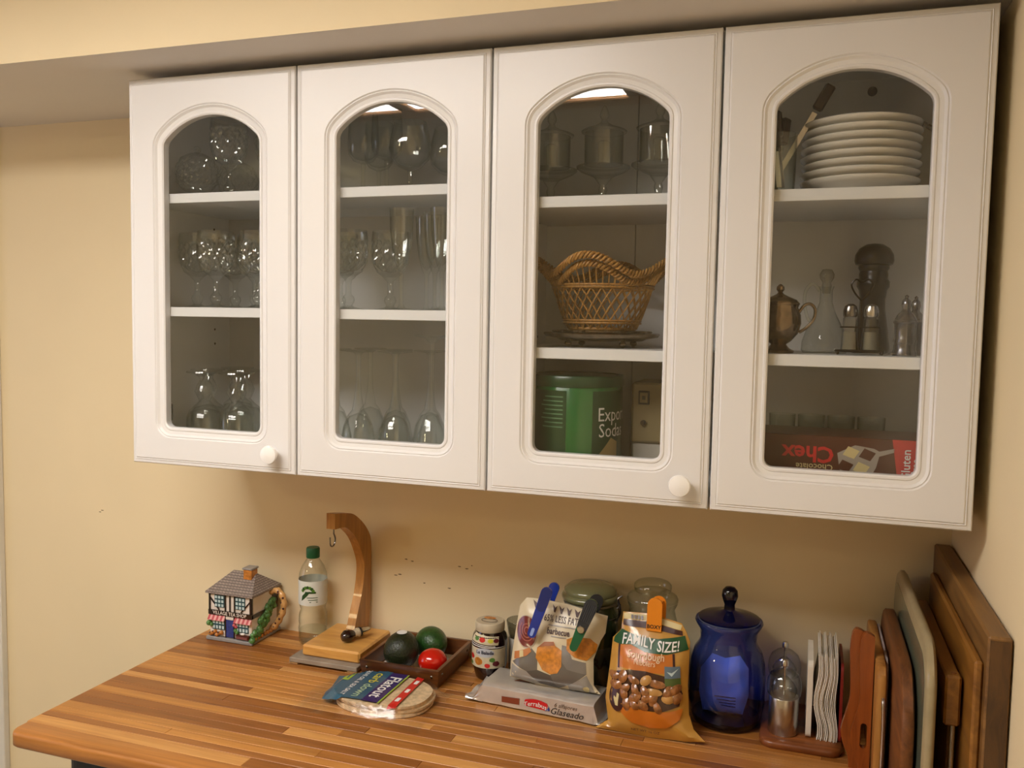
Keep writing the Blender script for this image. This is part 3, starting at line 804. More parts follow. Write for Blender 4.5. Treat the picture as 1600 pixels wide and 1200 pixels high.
knife(radians(8), 3.6, (0.002, -0.012, 0), 0.106, 'lowest knife in the tumbler, beside the door frame')
RATTAN = wood('dark_rattan', '#3d2814', '#6a4826', 'X', freq=200, stretch=5, rough=0.55)
t = thing('rattan_tray', 'oval tray with dark rattan rim leaning behind the plates', 'tray', (1.398, -0.070, SB1 + 0.001), 0)
t.rotation_euler = (radians(-8), 0, 0)
g = G(); g.lathe([(0.0001, 0.0), (0.100, 0.0), (0.104, 0.003), (0.0001, 0.004)], 56)
for i, v in enumerate(g.v): g.v[i] = (v[0], v[2], 0.080 + v[1] * 0.74)
g.build('panel', mat('pale_weave', '#a39a84', rough=0.7), t)
g = G()
for s in range(2):
    g.tube([(0.104 * cos(a) + 0.002 * cos(30 * a + s * pi) * cos(a), -0.002 + 0.002 * sin(30 * a + s * pi), 0.080 + 0.077 * sin(a) + 0.002 * cos(30 * a + s * pi) * sin(a)) for a in (2 * pi * k / 200 for k in range(200))], 0.0032, 6, closed=True)
g.build('rim', RATTAN, t)

t = thing('sugar_bowl', 'tarnished silver sugar bowl with lid and scroll handle', 'sugar bowl', (1.238, -0.238, SB2))
G().lathe([(0.0001, 0.0), (0.024, 0.0), (0.025, 0.004), (0.017, 0.008), (0.012, 0.014), (0.020, 0.020), (0.030, 0.032), (0.0345, 0.048), (0.0335, 0.062), (0.029, 0.074), (0.0305, 0.078), (0.0001, 0.078)], 40).build('bowl', SILVER, t, angle=0.9)
l = G().lathe([(0.0312, 0.0785), (0.0315, 0.081), (0.026, 0.087), (0.014, 0.092), (0.006, 0.096), (0.0035, 0.099)], 36).build('lid', SILVER, t, angle=0.9)
G().lathe([(0.0035, 0.099), (0.0065, 0.103), (0.0060, 0.108), (0.002, 0.112), (0.0001, 0.1125)], 16).build('finial', SILVER, l)
for s in (1, -1):
    pts = smooth_curve([(s * 0.030, 0, 0.066), (s * 0.038, 0, 0.078), (s * 0.048, 0, 0.080), (s * 0.055, 0, 0.070), (s * 0.052, 0, 0.054), (s * 0.040, 0, 0.040), (s * 0.031, 0, 0.034)], 6)
    G().tube(pts, 0.0025, 8).build('handle', SILVER, t)
t = thing('cruet', 'clear glass oil cruet with ball stopper and loop handle', 'cruet', (1.310, -0.165, SB2))
G().lathe([(0.0001, 0.0), (0.035, 0.0), (0.0375, 0.004), (0.0370, 0.018), (0.030, 0.040), (0.017, 0.066), (0.0105, 0.085), (0.0100, 0.105), (0.013, 0.112)], 40).build('body', TUMB, t, angle=1.0)
G().lathe([(0.006, 0.100), (0.008, 0.112), (0.007, 0.118), (0.0115, 0.126), (0.0120, 0.132), (0.008, 0.140), (0.0001, 0.1415)], 24).build('stopper', clear('stopper_glass', tint=(0.75, 0.76, 0.72), edge=(0.4, 0.42, 0.4), f0=0.08), t, angle=1.0)
G().tube(smooth_curve([(-0.010, 0, 0.104), (-0.022, 0, 0.116), (-0.033, 0, 0.104), (-0.034, 0, 0.080), (-0.028, 0, 0.058), (-0.022, 0, 0.052)], 6), 0.0028, 8).build('handle', TUMB, t)
EBONY = mat('ebony', '#1b1917', rough=0.3, var=0.15, scale=60)
t = thing('pepper_mill', 'large black mushroom topped pepper mill behind the shakers', 'pepper mill', (1.386, -0.110, SB2))
G().lathe([(0.0001, 0.0), (0.030, 0.0), (0.031, 0.006), (0.029, 0.024), (0.026, 0.045), (0.021, 0.075), (0.0205, 0.092), (0.023, 0.108), (0.0265, 0.114), (0.0265, 0.122), (0.023, 0.128), (0.0235, 0.134), (0.0225, 0.140), (0.0001, 0.140)], 40).build('body', EBONY, t, angle=0.8)
G().lathe([(0.0225, 0.1402), (0.0250, 0.146), (0.0245, 0.150), (0.0300, 0.152), (0.0320, 0.158), (0.0310, 0.168), (0.0250, 0.179), (0.014, 0.186), (0.0001, 0.188)], 40).build('head', EBONY, t, angle=0.8)
WIRE = mat('dark_wire', '#241f1a', rough=0.3, metal=0.6)
t = thing('shaker_caddy', 'dark wire caddy with heart shaped handle carrying two shakers', 'caddy', (1.362, -0.238, SB2))
g = G(); g.tube([(0.036 * cos(a), 0.017 * sin(a), 0.006) for a in (2 * pi * k / 36 for k in range(36))], 0.002, 6, closed=True)
g.prism([(0.034 * cos(2 * pi * k / 30), 0.0155 * sin(2 * pi * k / 30)) for k in range(30)], 0.0045, 0.006, 'XY')
g.build('base', WIRE, t)
G().tube([(0.030 * cos(a), 0.0150 * sin(a), 0.044) for a in (2 * pi * k / 36 for k in range(36))], 0.0012, 6, closed=True).build('ring', WIRE, t)
g = G(); g.tube([(0, 0.0, 0.006), (0, 0.0, 0.088)], 0.0013, 6)
g.tube(smooth_curve([(0, 0, 0.086), (-0.010, 0, 0.098), (-0.016, 0, 0.112), (-0.009, 0, 0.120), (0, 0, 0.116), (0.009, 0, 0.120), (0.016, 0, 0.112), (0.010, 0, 0.098), (0, 0, 0.086)], 6), 0.0015, 6)
g.build('handle', WIRE, t)
for x in (-0.033, 0.033):
    for y in (-0.008, 0.008): G().ball((x, y, 0.0028), 0.0028, 8, 6).build('ball_foot', WIRE, t)
for x, mt, lb in ((-0.0155, DARKSTEEL, 'glass shaker with dull dark cap in the wire caddy'), (0.0155, STEEL, 'glass shaker with bright domed cap in the wire caddy')):
    s = thing('shaker', lb, 'shaker', (1.362 + x, -0.238, SB2 + 0.0065), 0, 'glass shakers in the caddy')
    G().lathe([(0.0001, 0.0), (0.0125, 0.0), (0.0130, 0.002), (0.0110, 0.050), (0.009, 0.055)], 8).build('body', clear('shaker_glass', tint=(0.82, 0.83, 0.80), edge=(0.25, 0.26, 0.25), f0=0.08), s, smooth=False)
    G().lathe([(0.0001, 0.002), (0.0105, 0.002), (0.0095, 0.030), (0.0001, 0.030)], 12).build('contents', mat('salt', '#8d897c', rough=0.8), s)
    G().lathe([(0.0100, 0.054), (0.0110, 0.056), (0.0110, 0.064), (0.009, 0.071), (0.004, 0.0745), (0.0001, 0.075)], 20).build('cap', mt, s)
def pewter_pot(loc, label, s=1.0):
    t = thing('pewter_pot', label, 'pot', loc, 0, 'small pewter pots')
    G().lathe([(0.0001, 0.0), (0.0180 * s, 0.0), (0.0185 * s, 0.005), (0.0165 * s, 0.010), (0.0165 * s, 0.020), (0.0175 * s, 0.023), (0.0160 * s, 0.028), (0.0165 * s, 0.050), (0.0185 * s, 0.053), (0.0170 * s, 0.056), (0.0001, 0.056)], 32).build('body', PEWTER, t, angle=0.7)
    l = G().lathe([(0.0165 * s, 0.0565), (0.0130 * s, 0.064), (0.0070 * s, 0.070), (0.0055 * s, 0.073)], 28).build('lid', PEWTER, t)
    G().lathe([(0.0055 * s, 0.073), (0.0072 * s, 0.080), (0.0060 * s, 0.087), (0.0025 * s, 0.091), (0.0030 * s, 0.094), (0.0001, 0.0965)], 16).build('finial', PEWTER, l)
    return t
pewter_pot((1.428, -0.238, SB2), 'dark pewter pot with finial lid in front of the cabinet side')
pewter_pot((1.448, -0.180, SB2), 'dark pewter pot with finial lid, the one behind')
t = thing('small_bottle', 'small clear bottle standing beside the pewter pots', 'bottle', (1.477, -0.225, SB2))
G().lathe([(0.0001, 0.0), (0.014, 0.0), (0.0145, 0.003), (0.0145, 0.060), (0.008, 0.072), (0.007, 0.090), (0.0001, 0.090)], 28).build('body', TUMB, t, angle=1.0)
G().lathe([(0.0082, 0.0905), (0.0082, 0.104), (0.0001, 0.105)], 20).build('cap', mat('tan_cap', '#7c6a48', rough=0.5), t)

CHOC = mat('carton_brown', '#4a1d14', rough=0.35, var=0.06, scale=15)
RED = mat('print_red', '#c01f24', rough=0.4); CREAM = mat('print_cream', '#c9ba86', rough=0.5)
t = thing('cereal_box', 'brown and red cereal carton lying with its lettering upside down', 'box', (1.335, -0.262, SB0 + 0.0375))
G().cbox(-0.132, 0.132, 0.0, 0.125, 0.0, 0.066, 0.0006).build('carton', CHOC, t, smooth=False)
S = lambda u, v: (-u, -0.0004, 0.066 - v); S2 = lambda u, v: (-u, -0.0007, 0.066 - v); S3 = lambda u, v: (-u, -0.0010, 0.066 - v)
N_ = lambda u, v: (u, -0.0004, v); N2 = lambda u, v: (u, -0.0007, v)
lettering('lettering', 'Chex', S, (0.044, 0.029), 0.036, RED, t, bold=0.025)
lettering('lettering', 'Chocolate', S, (0.034, 0.050), 0.0135, CREAM, t, bold=0.01)
patch('flag_print', [(0.080, 0.066), (0.090, 0.0), (0.1315, 0.0), (0.1315, 0.064), (0.118, 0.066)], N_, RED, t, 0.02)
lettering('lettering', 'Gluten', N2, (0.1015, 0.027), 0.018, PRINTW, t, ang=pi / 2, bold=0.015)
lettering('lettering', 'Free', N2, (0.1145, 0.024), 0.015, PRINTW, t, ang=pi / 2, bold=0.01)
patch('spoon_print', [(0.006, 0.004), (0.050, 0.004), (0.058, 0.020), (0.062, 0.038), (0.084, 0.046), (0.084, 0.052), (0.062, 0.046), (0.054, 0.050), (0.026, 0.054), (0.000, 0.040)], N_, mat('print_silver', '#9b938a', rough=0.4), t, 0.02)
for (a, b), mt in (((0.020, 0.042), CREAM), ((0.044, 0.040), CHOC), ((0.012, 0.020), CHOC), ((0.036, 0.018), CREAM)):
    q = [(a - 0.012, b - 0.004), (a + 0.005, b - 0.010), (a + 0.013, b + 0.003), (a - 0.004, b + 0.010)]
    patch('square_print', q, N2, mt, t, 0.02)
tag(t, group=None)
t = thing('blue_box', 'flat dark blue carton under the brown cereal carton', 'box', (1.345, -0.268, SB0))
G().cbox(-0.150, 0.150, 0.0, 0.135, 0.0005, 0.037, 0.0006).build('carton', mat('carton_blue', '#0d1f45', rough=0.35), t, smooth=False)
lid_ = G().box(-0.149, -0.120, -0.0004, 0.0, 0.004, 0.033).build('white_panel', PRINTW, t, smooth=False)
tb = None
for k, x in enumerate((1.245, 1.295, 1.345, 1.395)):
    lb = '%s of the faint tumblers behind the cereal carton' % ('first', 'second', 'third', 'last')[k]
    if tb is None:
        tb = tag(G().lathe([(0.0001, 0.0), (0.020, 0.0), (0.0235, 0.120), (0.0225, 0.120), (0.0192, 0.004), (0.0001, 0.004)], 24).build('tumbler', TUMB, None, angle=1.0), lb, 'glass', 'tumblers behind the carton'); tb.location = (x, -0.085, SB0)
    else:
        o = tb.copy(); COL.objects.link(o); o['label'] = lb; o.location = (x, -0.085, SB0)

# ------------------------------------------------------------------ on the counter
def on_cyl(r, off=0.0004):
    return lambda u, v: ((r + off) * sin(u / r), -(r + off) * cos(u / r), v)
def on_prof(prof, off=0.0004):
    """u: angle-length at the widest radius, v: height, on a lathe outline"""
    R = max(p[0] for p in prof)
    def rad(v):
        for (r0, z0), (r1, z1) in zip(prof[:-1], prof[1:]):
            if z0 <= v <= z1 and z1 > z0: return r0 + (r1 - r0) * (v - z0) / (z1 - z0)
        return prof[-1][0]
    return lambda u, v: ((rad(v) + off) * sin(u / R), -(rad(v) + off) * cos(u / R), v)

# --- cottage teapot
CER = mat('ceramic_white', (0.72, 0.66, 0.60), rough=0.15, var=0.03, coat=0.4)
CGREY = mat('ceramic_grey', '#8f8c8a', rough=0.3, var=0.12, scale=90, coat=0.2)
TIMBER = mat('ceramic_timber', '#20120d', rough=0.25, coat=0.3)
TEAL = mat('ceramic_teal', '#274a52', rough=0.2, coat=0.3); PALEBLUE = mat('ceramic_pale_blue', '#b8cdd0', rough=0.2, coat=0.3)
PINK = mat('ceramic_pink', '#b9535a', rough=0.25, coat=0.3); PINKL = mat('ceramic_light_pink', '#d9a09b', rough=0.25, coat=0.3)
CBLUE = mat('ceramic_blue', '#2b3f86', rough=0.2, var=0.2, scale=200, coat=0.3)
CGREEN = mat('ceramic_green', '#4c7a3c', rough=0.3, var=0.45, scale=260, bump=0.4, bscale=500, coat=0.3)
CAMBER = mat('ceramic_amber', '#b9752f', rough=0.25, var=0.3, scale=120, coat=0.3); CBROWN = mat('ceramic_brown', '#43190f', rough=0.25, coat=0.3)
def shingle_mat():
    mt, nt, N, L, P = new_mat('ceramic_shingles')
    tc = N.new('ShaderNodeTexCoord'); mp = N.new('ShaderNodeMapping'); mp.inputs['Rotation'].default_value = (0, 0, 0)
    sp = N.new('ShaderNodeSeparateXYZ'); L.new(tc.outputs['Object'], sp.inputs[0])
    ad = N.new('ShaderNodeMath'); ad.operation = 'ADD'; L.new(sp.outputs[0], ad.inputs[0]); L.new(sp.outputs[1], ad.inputs[1])
    cb = N.new('ShaderNodeCombineXYZ'); L.new(ad.outputs[0], cb.inputs[0]); L.new(sp.outputs[2], cb.inputs[1])
    bk = N.new('ShaderNodeTexBrick'); bk.inputs['Scale'].default_value = 1.0
    bk.inputs['Brick Width'].default_value = 0.0085; bk.inputs['Row Height'].default_value = 0.0040; bk.inputs['Mortar Size'].default_value = 0.0005
    bk.inputs['Color1'].default_value = c4('#8d8079'); bk.inputs['Color2'].default_value = c4('#9c8f87'); bk.inputs['Mortar'].default_value = c4('#4e4642')
    L.new(cb.outputs[0], bk.inputs['Vector']); L.new(bk.outputs['Color'], P.inputs['Base Color'])
    P.inputs['Roughness'].default_value = 0.3
    b = N.new('ShaderNodeBump'); b.inputs['Strength'].default_value = 0.5; b.inputs['Distance'].default_value = 0.001; b.invert = True
    L.new(bk.outputs['Fac'], b.inputs['Height']); L.new(b.outputs[0], P.inputs['Normal'])
    return mt
SHING = shingle_mat()
tp = thing('teapot', 'ceramic cottage shaped teapot with half timbered front and shingled roof', 'teapot', (0.0745, -0.0645, ZC))
G().cbox(-0.0615, 0.0615, -0.0575, 0.0575, 0.0, 0.009, 0.002).build('base', CGREY, tp, smooth=False)
HX, HY, ZB, ZE = 0.0555, 0.0500, 0.009, 0.112
body = G().cbox(-HX, HX, -HY, HY, ZB, ZE, 0.002).build('body', CER, tp, smooth=False)
g = G(); e = 0.0625; f_ = 0.0565; rz = 0.148; rl = 0.030
g.add([(-e, -f_, ZE), (e, -f_, ZE), (e, f_, ZE), (-e, f_, ZE), (-rl, 0.004, rz), (rl, 0.004, rz), (-e, -f_, ZE - 0.004), (e, -f_, ZE - 0.004), (e, f_, ZE - 0.004), (-e, f_, ZE - 0.004)],
      [(0, 1, 5, 4), (1, 2, 5), (2, 3, 4, 5), (3, 0, 4), (0, 6, 7, 1), (1, 7, 8, 2), (2, 8, 9, 3), (3, 9, 6, 0), (6, 9, 8, 7)])
rf_ = g.build('roof', SHING, tp, smooth=False)
G().cbox(0.010, 0.032, -0.016, 0.008, rz - 0.022, rz + 0.010, 0.001).build('chimney', CAMBER, tp, smooth=False)
G().cbox(0.008, 0.034, -0.018, 0.010, rz + 0.0102, rz + 0.0145, 0.001).build('chimney_cap', CGREY, tp, smooth=False)
FV = lambda u, v: (-HX + 2 * HX * u, ZB + (ZE - ZB) * v)      # front wall coordinates
def front_box(name, u0, u1, v0, v1, d, mt, par, d0=0.0):
    a = FV(u0, v0); b = FV(u1, v1)
    return G().box(a[0], b[0], -HY - d, -HY - d0 + 0.0005, a[1], b[1]).build(name, mt, par, smooth=False)
for u0, u1, v0, v1 in ((-0.01, 0.03, 0.5, 1), (0.97, 1.01, 0.5, 1), (0.375, 0.405, 0.58, 1), (0.485, 0.515, 0.58, 1), (0.595, 0.625, 0.58, 1), (0.0, 1.0, 0.94, 1.0), (0.385, 0.41, 0.0, 0.5), (0.59, 0.615, 0.0, 0.5)):
    front_box('timber', u0, u1, v0, v1, 0.0022, TIMBER, tp)
front_box('sign_band', -0.015, 1.015, 0.485, 0.59, 0.0030, TIMBER, tp)
for p, q in (((0.02, 0.86), (0.24, 0.60)), ((0.98, 0.86), (0.76, 0.60))):
    a = FV(*p); b = FV(*q); d = Vector((b[0] - a[0], b[1] - a[1])).normalized(); n_ = Vector((-d.y, d.x)) * 0.0016
    G().prism([(a[0] + n_.x, a[1] + n_.y), (b[0] + n_.x, b[1] + n_.y), (b[0] - n_.x, b[1] - n_.y), (a[0] - n_.x, a[1] - n_.y)], -HY - 0.0018, -HY + 0.0005, 'XZ').build('brace', TIMBER, tp, smooth=False)
def window(u0, u1, v0, v1, nc, nr):
    w = front_box('window', u0, u1, v0, v1, 0.0018, TEAL, tp)
    for i in range(nc):
        for j in range(nr):
            a = u0 + (u1 - u0) * (i + 0.18) / nc; b = u0 + (u1 - u0) * (i + 0.82) / nc
            c = v0 + (v1 - v0) * (j + 0.18) / nr; d = v0 + (v1 - v0) * (j + 0.82) / nr
            front_box('pane', a, b, c, d, 0.0024, PALEBLUE, w, 0.0017)
window(0.13, 0.36, 0.66, 0.93, 3, 3); window(0.63, 0.86, 0.66, 0.93, 3, 3)
window(0.08, 0.37, 0.16, 0.38, 4, 2); window(0.64, 0.94, 0.16, 0.38, 4, 2)
front_box('door', 0.415, 0.585, 0.02, 0.40, 0.0022, CBLUE, tp)
front_box('door_sign', 0.41, 0.59, 0.415, 0.475, 0.0030, CER, tp)
for u0, u1 in ((-0.01, 0.385), (0.615, 1.01)):
    n_ = 8
    aw = None
    for k in range(n_):
        a = u0 + (u1 - u0) * k / n_; b = u0 + (u1 - u0) * (k + 1) / n_
        x0_, zt = FV(a, 0.485); x1_, zb = FV(b, 0.375)
        g = G(); g.add([(x0_, -HY, zt), (x1_, -HY, zt), (x1_, -HY - 0.008, zb), (x0_, -HY - 0.008, zb), (x0_, -HY, zb), (x1_, -HY, zb)], [(0, 1, 2, 3), (3, 2, 5, 4), (0, 3, 4), (1, 5, 2), (0, 4, 5, 1)])
        if aw is None: aw = g.build('awning', PINK, tp, smooth=False)
        else: g.build('awning_stripe', (PINKL, PINK)[(k + 1) % 2], aw, smooth=False)
S = lambda u, v: (u, -HY - 0.0033, v)
lettering('lettering', 'VILLAGE TEA SHOP', S, (0, FV(0, 0.537)[1]), 0.0112, CER, tp, bold=0.012, sx=0.93)
rnd = random.Random(3)
def blobs(name, mt, pts, par=tp):
    g = G()
    for x, y, z, r in pts: g.ball((x, y, z), r, 8, 6)
    return g.build(name, mt, par)
blobs('flower_bed', CAMBER, [(-HX + 0.004 + 0.006 * k, -HY - 0.002 - 0.002 * (k % 2), ZB + 0.005 + 0.003 * (k % 3), 0.0048) for k in range(6)])
blobs('flower', CBROWN, [(-HX + 0.004 + 0.0075 * k, -HY - 0.0055, ZB + 0.008 + 0.003 * (k % 2), 0.0022) for k in range(5)])
blobs('bush', CGREEN, [(-HX + 0.001, -HY - 0.004, ZB + 0.030, 0.0065), (-HX + 0.007, -HY - 0.003, ZB + 0.027, 0.005), (0.016, -HY - 0.003, ZB + 0.020, 0.005), (0.020, -HY - 0.003, ZB + 0.016, 0.0045)])
blobs('rose', PINK, [(0.013, -HY - 0.003, ZB + 0.032, 0.0045), (0.018, -HY - 0.004, ZB + 0.029, 0.0035)])
ca = G().cbox(0.019, 0.054, -HY - 0.0085, -HY - 0.001, ZB + 0.002, ZB + 0.013, 0.0015).build('flower_cart', CBROWN, tp, smooth=False)
G().cbox(0.021, 0.050, -HY - 0.0092, -HY - 0.0084, ZB + 0.004, ZB + 0.010, 0.0003).build('cart_panel', mat('ceramic_rose_brown', '#7a4a48', rough=0.3), ca, smooth=False)
G().ball((0.036, -HY - 0.005, ZB + 0.015), (0.006, 0.004, 0.003), 10, 6).build('cart_flower', CER, ca)
# right gable: timber frame, creeper and branch handle
for y0, y1, z0, z1 in ((-HY - 0.001, -HY + 0.004, 0.058, ZE), (HY - 0.020, HY - 0.014, 0.058, ZE), (-HY, HY, 0.058, 0.067), (-HY, HY, ZE - 0.006, ZE), (HY - 0.014, HY, 0.067, ZE)):
    G().box(HX - 0.0005, HX + 0.002, y0, y1, z0, z1).build('gable_timber', TIMBER, tp, smooth=False)
blobs('creeper', CGREEN, [(HX + 0.001 + rnd.uniform(-0.001, 0.003), -HY + 0.004 + 0.072 * k / 34 + rnd.uniform(-0.008, 0.008), ZB + 0.004 + 0.070 * (k / 34) ** 1.2 + rnd.uniform(-0.004, 0.006), rnd.uniform(0.005, 0.0085)) for k in range(35)] + [(HX + rnd.uniform(0, 0.003), -HY + 0.016 + 0.070 * k / 30 + rnd.uniform(-0.006, 0.006), ZB + 0.002 + 0.066 * (k / 30) ** 1.3 + rnd.uniform(-0.003, 0.004), rnd.uniform(0.005, 0.008)) for k in range(31)])
pth = smooth_curve([(HX - 0.002, 0.026, 0.100), (HX + 0.014, 0.028, 0.104), (HX + 0.027, 0.028, 0.096), (HX + 0.033, 0.028, 0.078), (HX + 0.030, 0.028, 0.056), (HX + 0.021, 0.027, 0.036), (HX + 0.010, 0.026, 0.020), (HX - 0.001, 0.025, 0.013)], 5)
hd = G().tube(pth, [0.0072 + 0.0010 * sin(k * 1.3) for k in range(len(pth))], 12).build('handle', mat('ceramic_straw', '#c99a5e', rough=0.25, var=0.15, scale=120, coat=0.3), tp)
for k in range(3, len(pth) - 3, 3):
    p = pth[k]; G().ball((p.x + 0.004 * cos(k), p.y - 0.0055, p.z + 0.003 * sin(k * 2.1)), 0.0028, 8, 6).build('branch_knot', CBROWN, hd)
G().tube(smooth_curve([(-HX, 0, 0.060), (-HX - 0.010, 0, 0.078), (-HX - 0.014, 0, 0.098), (-HX - 0.020, 0, 0.106)], 5), 0.006, 10).build('spout', CAMBER, tp)
blobs('hedge', CAMBER, [(HX + 0.004, -HY + 0.008 + 0.012 * k, ZB + 0.003, 0.005) for k in range(6)])

# --- water bottle
PET = clear('pet_plastic', tint=(0.945, 0.955, 0.94), edge=(0.50, 0.52, 0.49), f0=0.05, rough=0.03)
bt = thing('water_bottle', 'nearly empty clear plastic water bottle with green cap', 'bottle', (0.248, -0.050, ZC))
BP = [(0.0001, 0.006), (0.018, 0.003), (0.024, 0.0), (0.0295, 0.005), (0.0315, 0.014), (0.0318, 0.040), (0.0305, 0.046), (0.0318, 0.052), (0.0312, 0.070), (0.0270, 0.080), (0.0300, 0.090), (0.0318, 0.094), (0.0318, 0.150), (0.0305, 0.162), (0.0245, 0.178), (0.0165, 0.190), (0.0130, 0.196), (0.0128, 0.206)]
G().lathe(BP, 40, rf=lambda t, r, z: r * (1 + (0.018 * sin(3 * t + z * 90) if 0.05 < z < 0.09 else 0) + (0.03 * cos(5 * t) if z < 0.012 else 0))).build('body', PET, bt, angle=1.2)
G().lathe([(0.0001, 0.004), (0.026, 0.004), (0.0295, 0.014), (0.0297, 0.034), (0.0001, 0.0342)], 32).build('water', clear('water', tint=(0.90, 0.92, 0.90), edge=(0.6, 0.64, 0.62), f0=0.03), bt)
GCAP = mat('green_cap', '#0d5a34', rough=0.4)
G().lathe([(0.0145, 0.1965), (0.0150, 0.1975), (0.0150, 0.2165), (0.0135, 0.2195), (0.0001, 0.2200)], 48, rf=lambda t, r, z: r * (1 + (0.012 * (1 if sin(24 * t) > 0 else 0) if 0.198 < z < 0.217 else 0))).build('cap', GCAP, bt)
S = on_cyl(0.0321); S2 = on_cyl(0.0321, 0.0008)
lb_ = G().lathe([(0.0320, 0.094), (0.0321, 0.095), (0.0321, 0.148), (0.0320, 0.149)], 48).build('label', mat('label_pale', (0.62, 0.65, 0.60), rough=0.4, var=0.03), bt)
SG = mat('print_spring_green', '#4d7a2a', rough=0.4); DG = mat('print_dark_green', '#14401c', rough=0.4)
off = 0.012
patch('leaf_print', [(-0.022 + off, 0.104), (-0.020 + off, 0.116), (-0.010 + off, 0.126), (0.0 + off, 0.127), (-0.006 + off, 0.118), (-0.014 + off, 0.110)], S, DG, bt, 0.006)
for k in range(7):
    a = pi * (0.12 + 0.76 * k / 6)
    patch('ray_print', ellipse(-0.006 + off + 0.013 * cos(a), 0.124 + 0.012 * sin(a), 0.0038, 0.0038, 8), S2, (SG, DG)[k % 2], bt, 0.006)
patch('name_print', rect(-0.012 + off, 0.012 + off, 0.1225, 0.1265), S2, DG, bt, 0.005)
for k in range(3): patch('fine_print', rect(-0.008 + off + 0.003 * k, 0.016 + off, 0.112 - 0.005 * k, 0.1135 - 0.005 * k), S2, DG, bt, 0.01)

# --- banana hanger on its slab
MAPLE = wood('maple', '#b8803a', '#dca95c', 'X', freq=55, stretch=9, rough=0.32, coat=0.2)
MAPLEZ = wood('maple_upright', '#8f5a22', '#c18a43', 'Z', freq=60, stretch=10, rough=0.32, coat=0.2)
t = thing('slab', 'thin grey stone slab under the banana hanger', 'slab', (0.350, -0.092, ZC))
G().cbox(-0.083, 0.078, -0.083, 0.080, 0.0045, 0.0145, 0.0012).build('top', mat('grey_stone', '#8f8373', rough=0.6, var=0.15, scale=40), t, smooth=False)
for x in (-0.074, 0.066):
    for y in (-0.074, 0.070): G().cbox(x - 0.011, x + 0.011, y - 0.008, y + 0.008, 0.0, 0.0044, 0.001).build('foot', mat('cork', '#a07a4c', rough=0.8, var=0.2, scale=200), t, smooth=False)
hz = 0.0146
t = thing('banana_hanger', 'curved wooden banana hanger with square base and metal hook', 'hanger', (0.356, -0.084, ZC + hz))
G().cbox(-0.069, 0.069, -0.074, 0.072, 0.0, 0.0245, 0.004).build('base', MAPLE, t, smooth=False)
Z0 = ZC + hz
prof_f = [(-0.091, 0.974), (-0.082, 0.992), (-0.069, 1.023), (-0.052, 1.058), (-0.041, 1.096), (-0.041, 1.129), (-0.057, 1.163), (-0.077, 1.191), (-0.100, 1.211), (-0.126, 1.2255), (-0.167, 1.230)]
prof_b = [(-0.0185, 0.974), (-0.0135, 1.010), (-0.009, 1.059), (-0.0065, 1.115), (-0.0075, 1.161), (-0.016, 1.187), (-0.044, 1.217), (-0.084, 1.244), (-0.116, 1.254), (-0.167, 1.263)]
pf = [(p.x, p.y) for p in smooth_curve([(a, b, 0) for a, b in prof_f], 4)]; pb = [(p.x, p.y) for p in smooth_curve([(a, b, 0) for a, b in prof_b], 4)]
poly = [(a + 0.084, b - Z0) for a, b in pf + pb[::-1]]
G().prism(poly, -0.004, 0.016, 'YZ').build('arm', MAPLEZ, t, smooth=True, angle=0.5)
G().tube([(0.006, a + 0.084, b - Z0) for a, b in [(-0.155, 1.234), (-0.155, 1.222)]] + [Vector((0.006, p.x + 0.084, p.y - Z0)) for p in smooth_curve([(-0.155, 1.218, 0), (-0.149, 1.207, 0), (-0.152, 1.196, 0), (-0.160, 1.192, 0), (-0.168, 1.197, 0), (-0.170, 1.213, 0)], 5)], 0.0016, 8).build('hook', DARKSTEEL, t)
t = thing('bottle_stopper', 'dark knobbed bottle stopper lying on the hanger base', 'stopper', (0.371, -0.112, ZC + hz + 0.0246 + 0.0135), 0)
t.rotation_euler = (radians(4), 0, radians(-28))
BURG = mat('burgundy_knob', '#1c0808', rough=0.12, coat=0.6)
def along(prof, name, mt, par):
    g = G(); g.lathe(prof, 24)
    g.v = [(x, z, y) for x, y, z in g.v]
    return g.build(name, mt, par)
along([(0.0001, -0.014), (0.008, -0.0125), (0.0132, -0.005), (0.0134, 0.003), (0.010, 0.012), (0.0075, 0.016)], 'knob', BURG, t)
along([(0.0075, 0.0162), (0.0085, 0.018), (0.0085, 0.023), (0.0100, 0.024), (0.0100, 0.028), (0.0001, 0.028)], 'collar', mat('bone_collar', '#b3a489', rough=0.4), t)
along([(0.0102, 0.0282), (0.0108, 0.030), (0.0102, 0.033), (0.0001, 0.033)], 'seal_ring', BLACK, t)
along([(0.0090, 0.0332), (0.0085, 0.040), (0.0040, 0.056), (0.0015, 0.058), (0.0001, 0.058)], 'cone', STEEL, t)

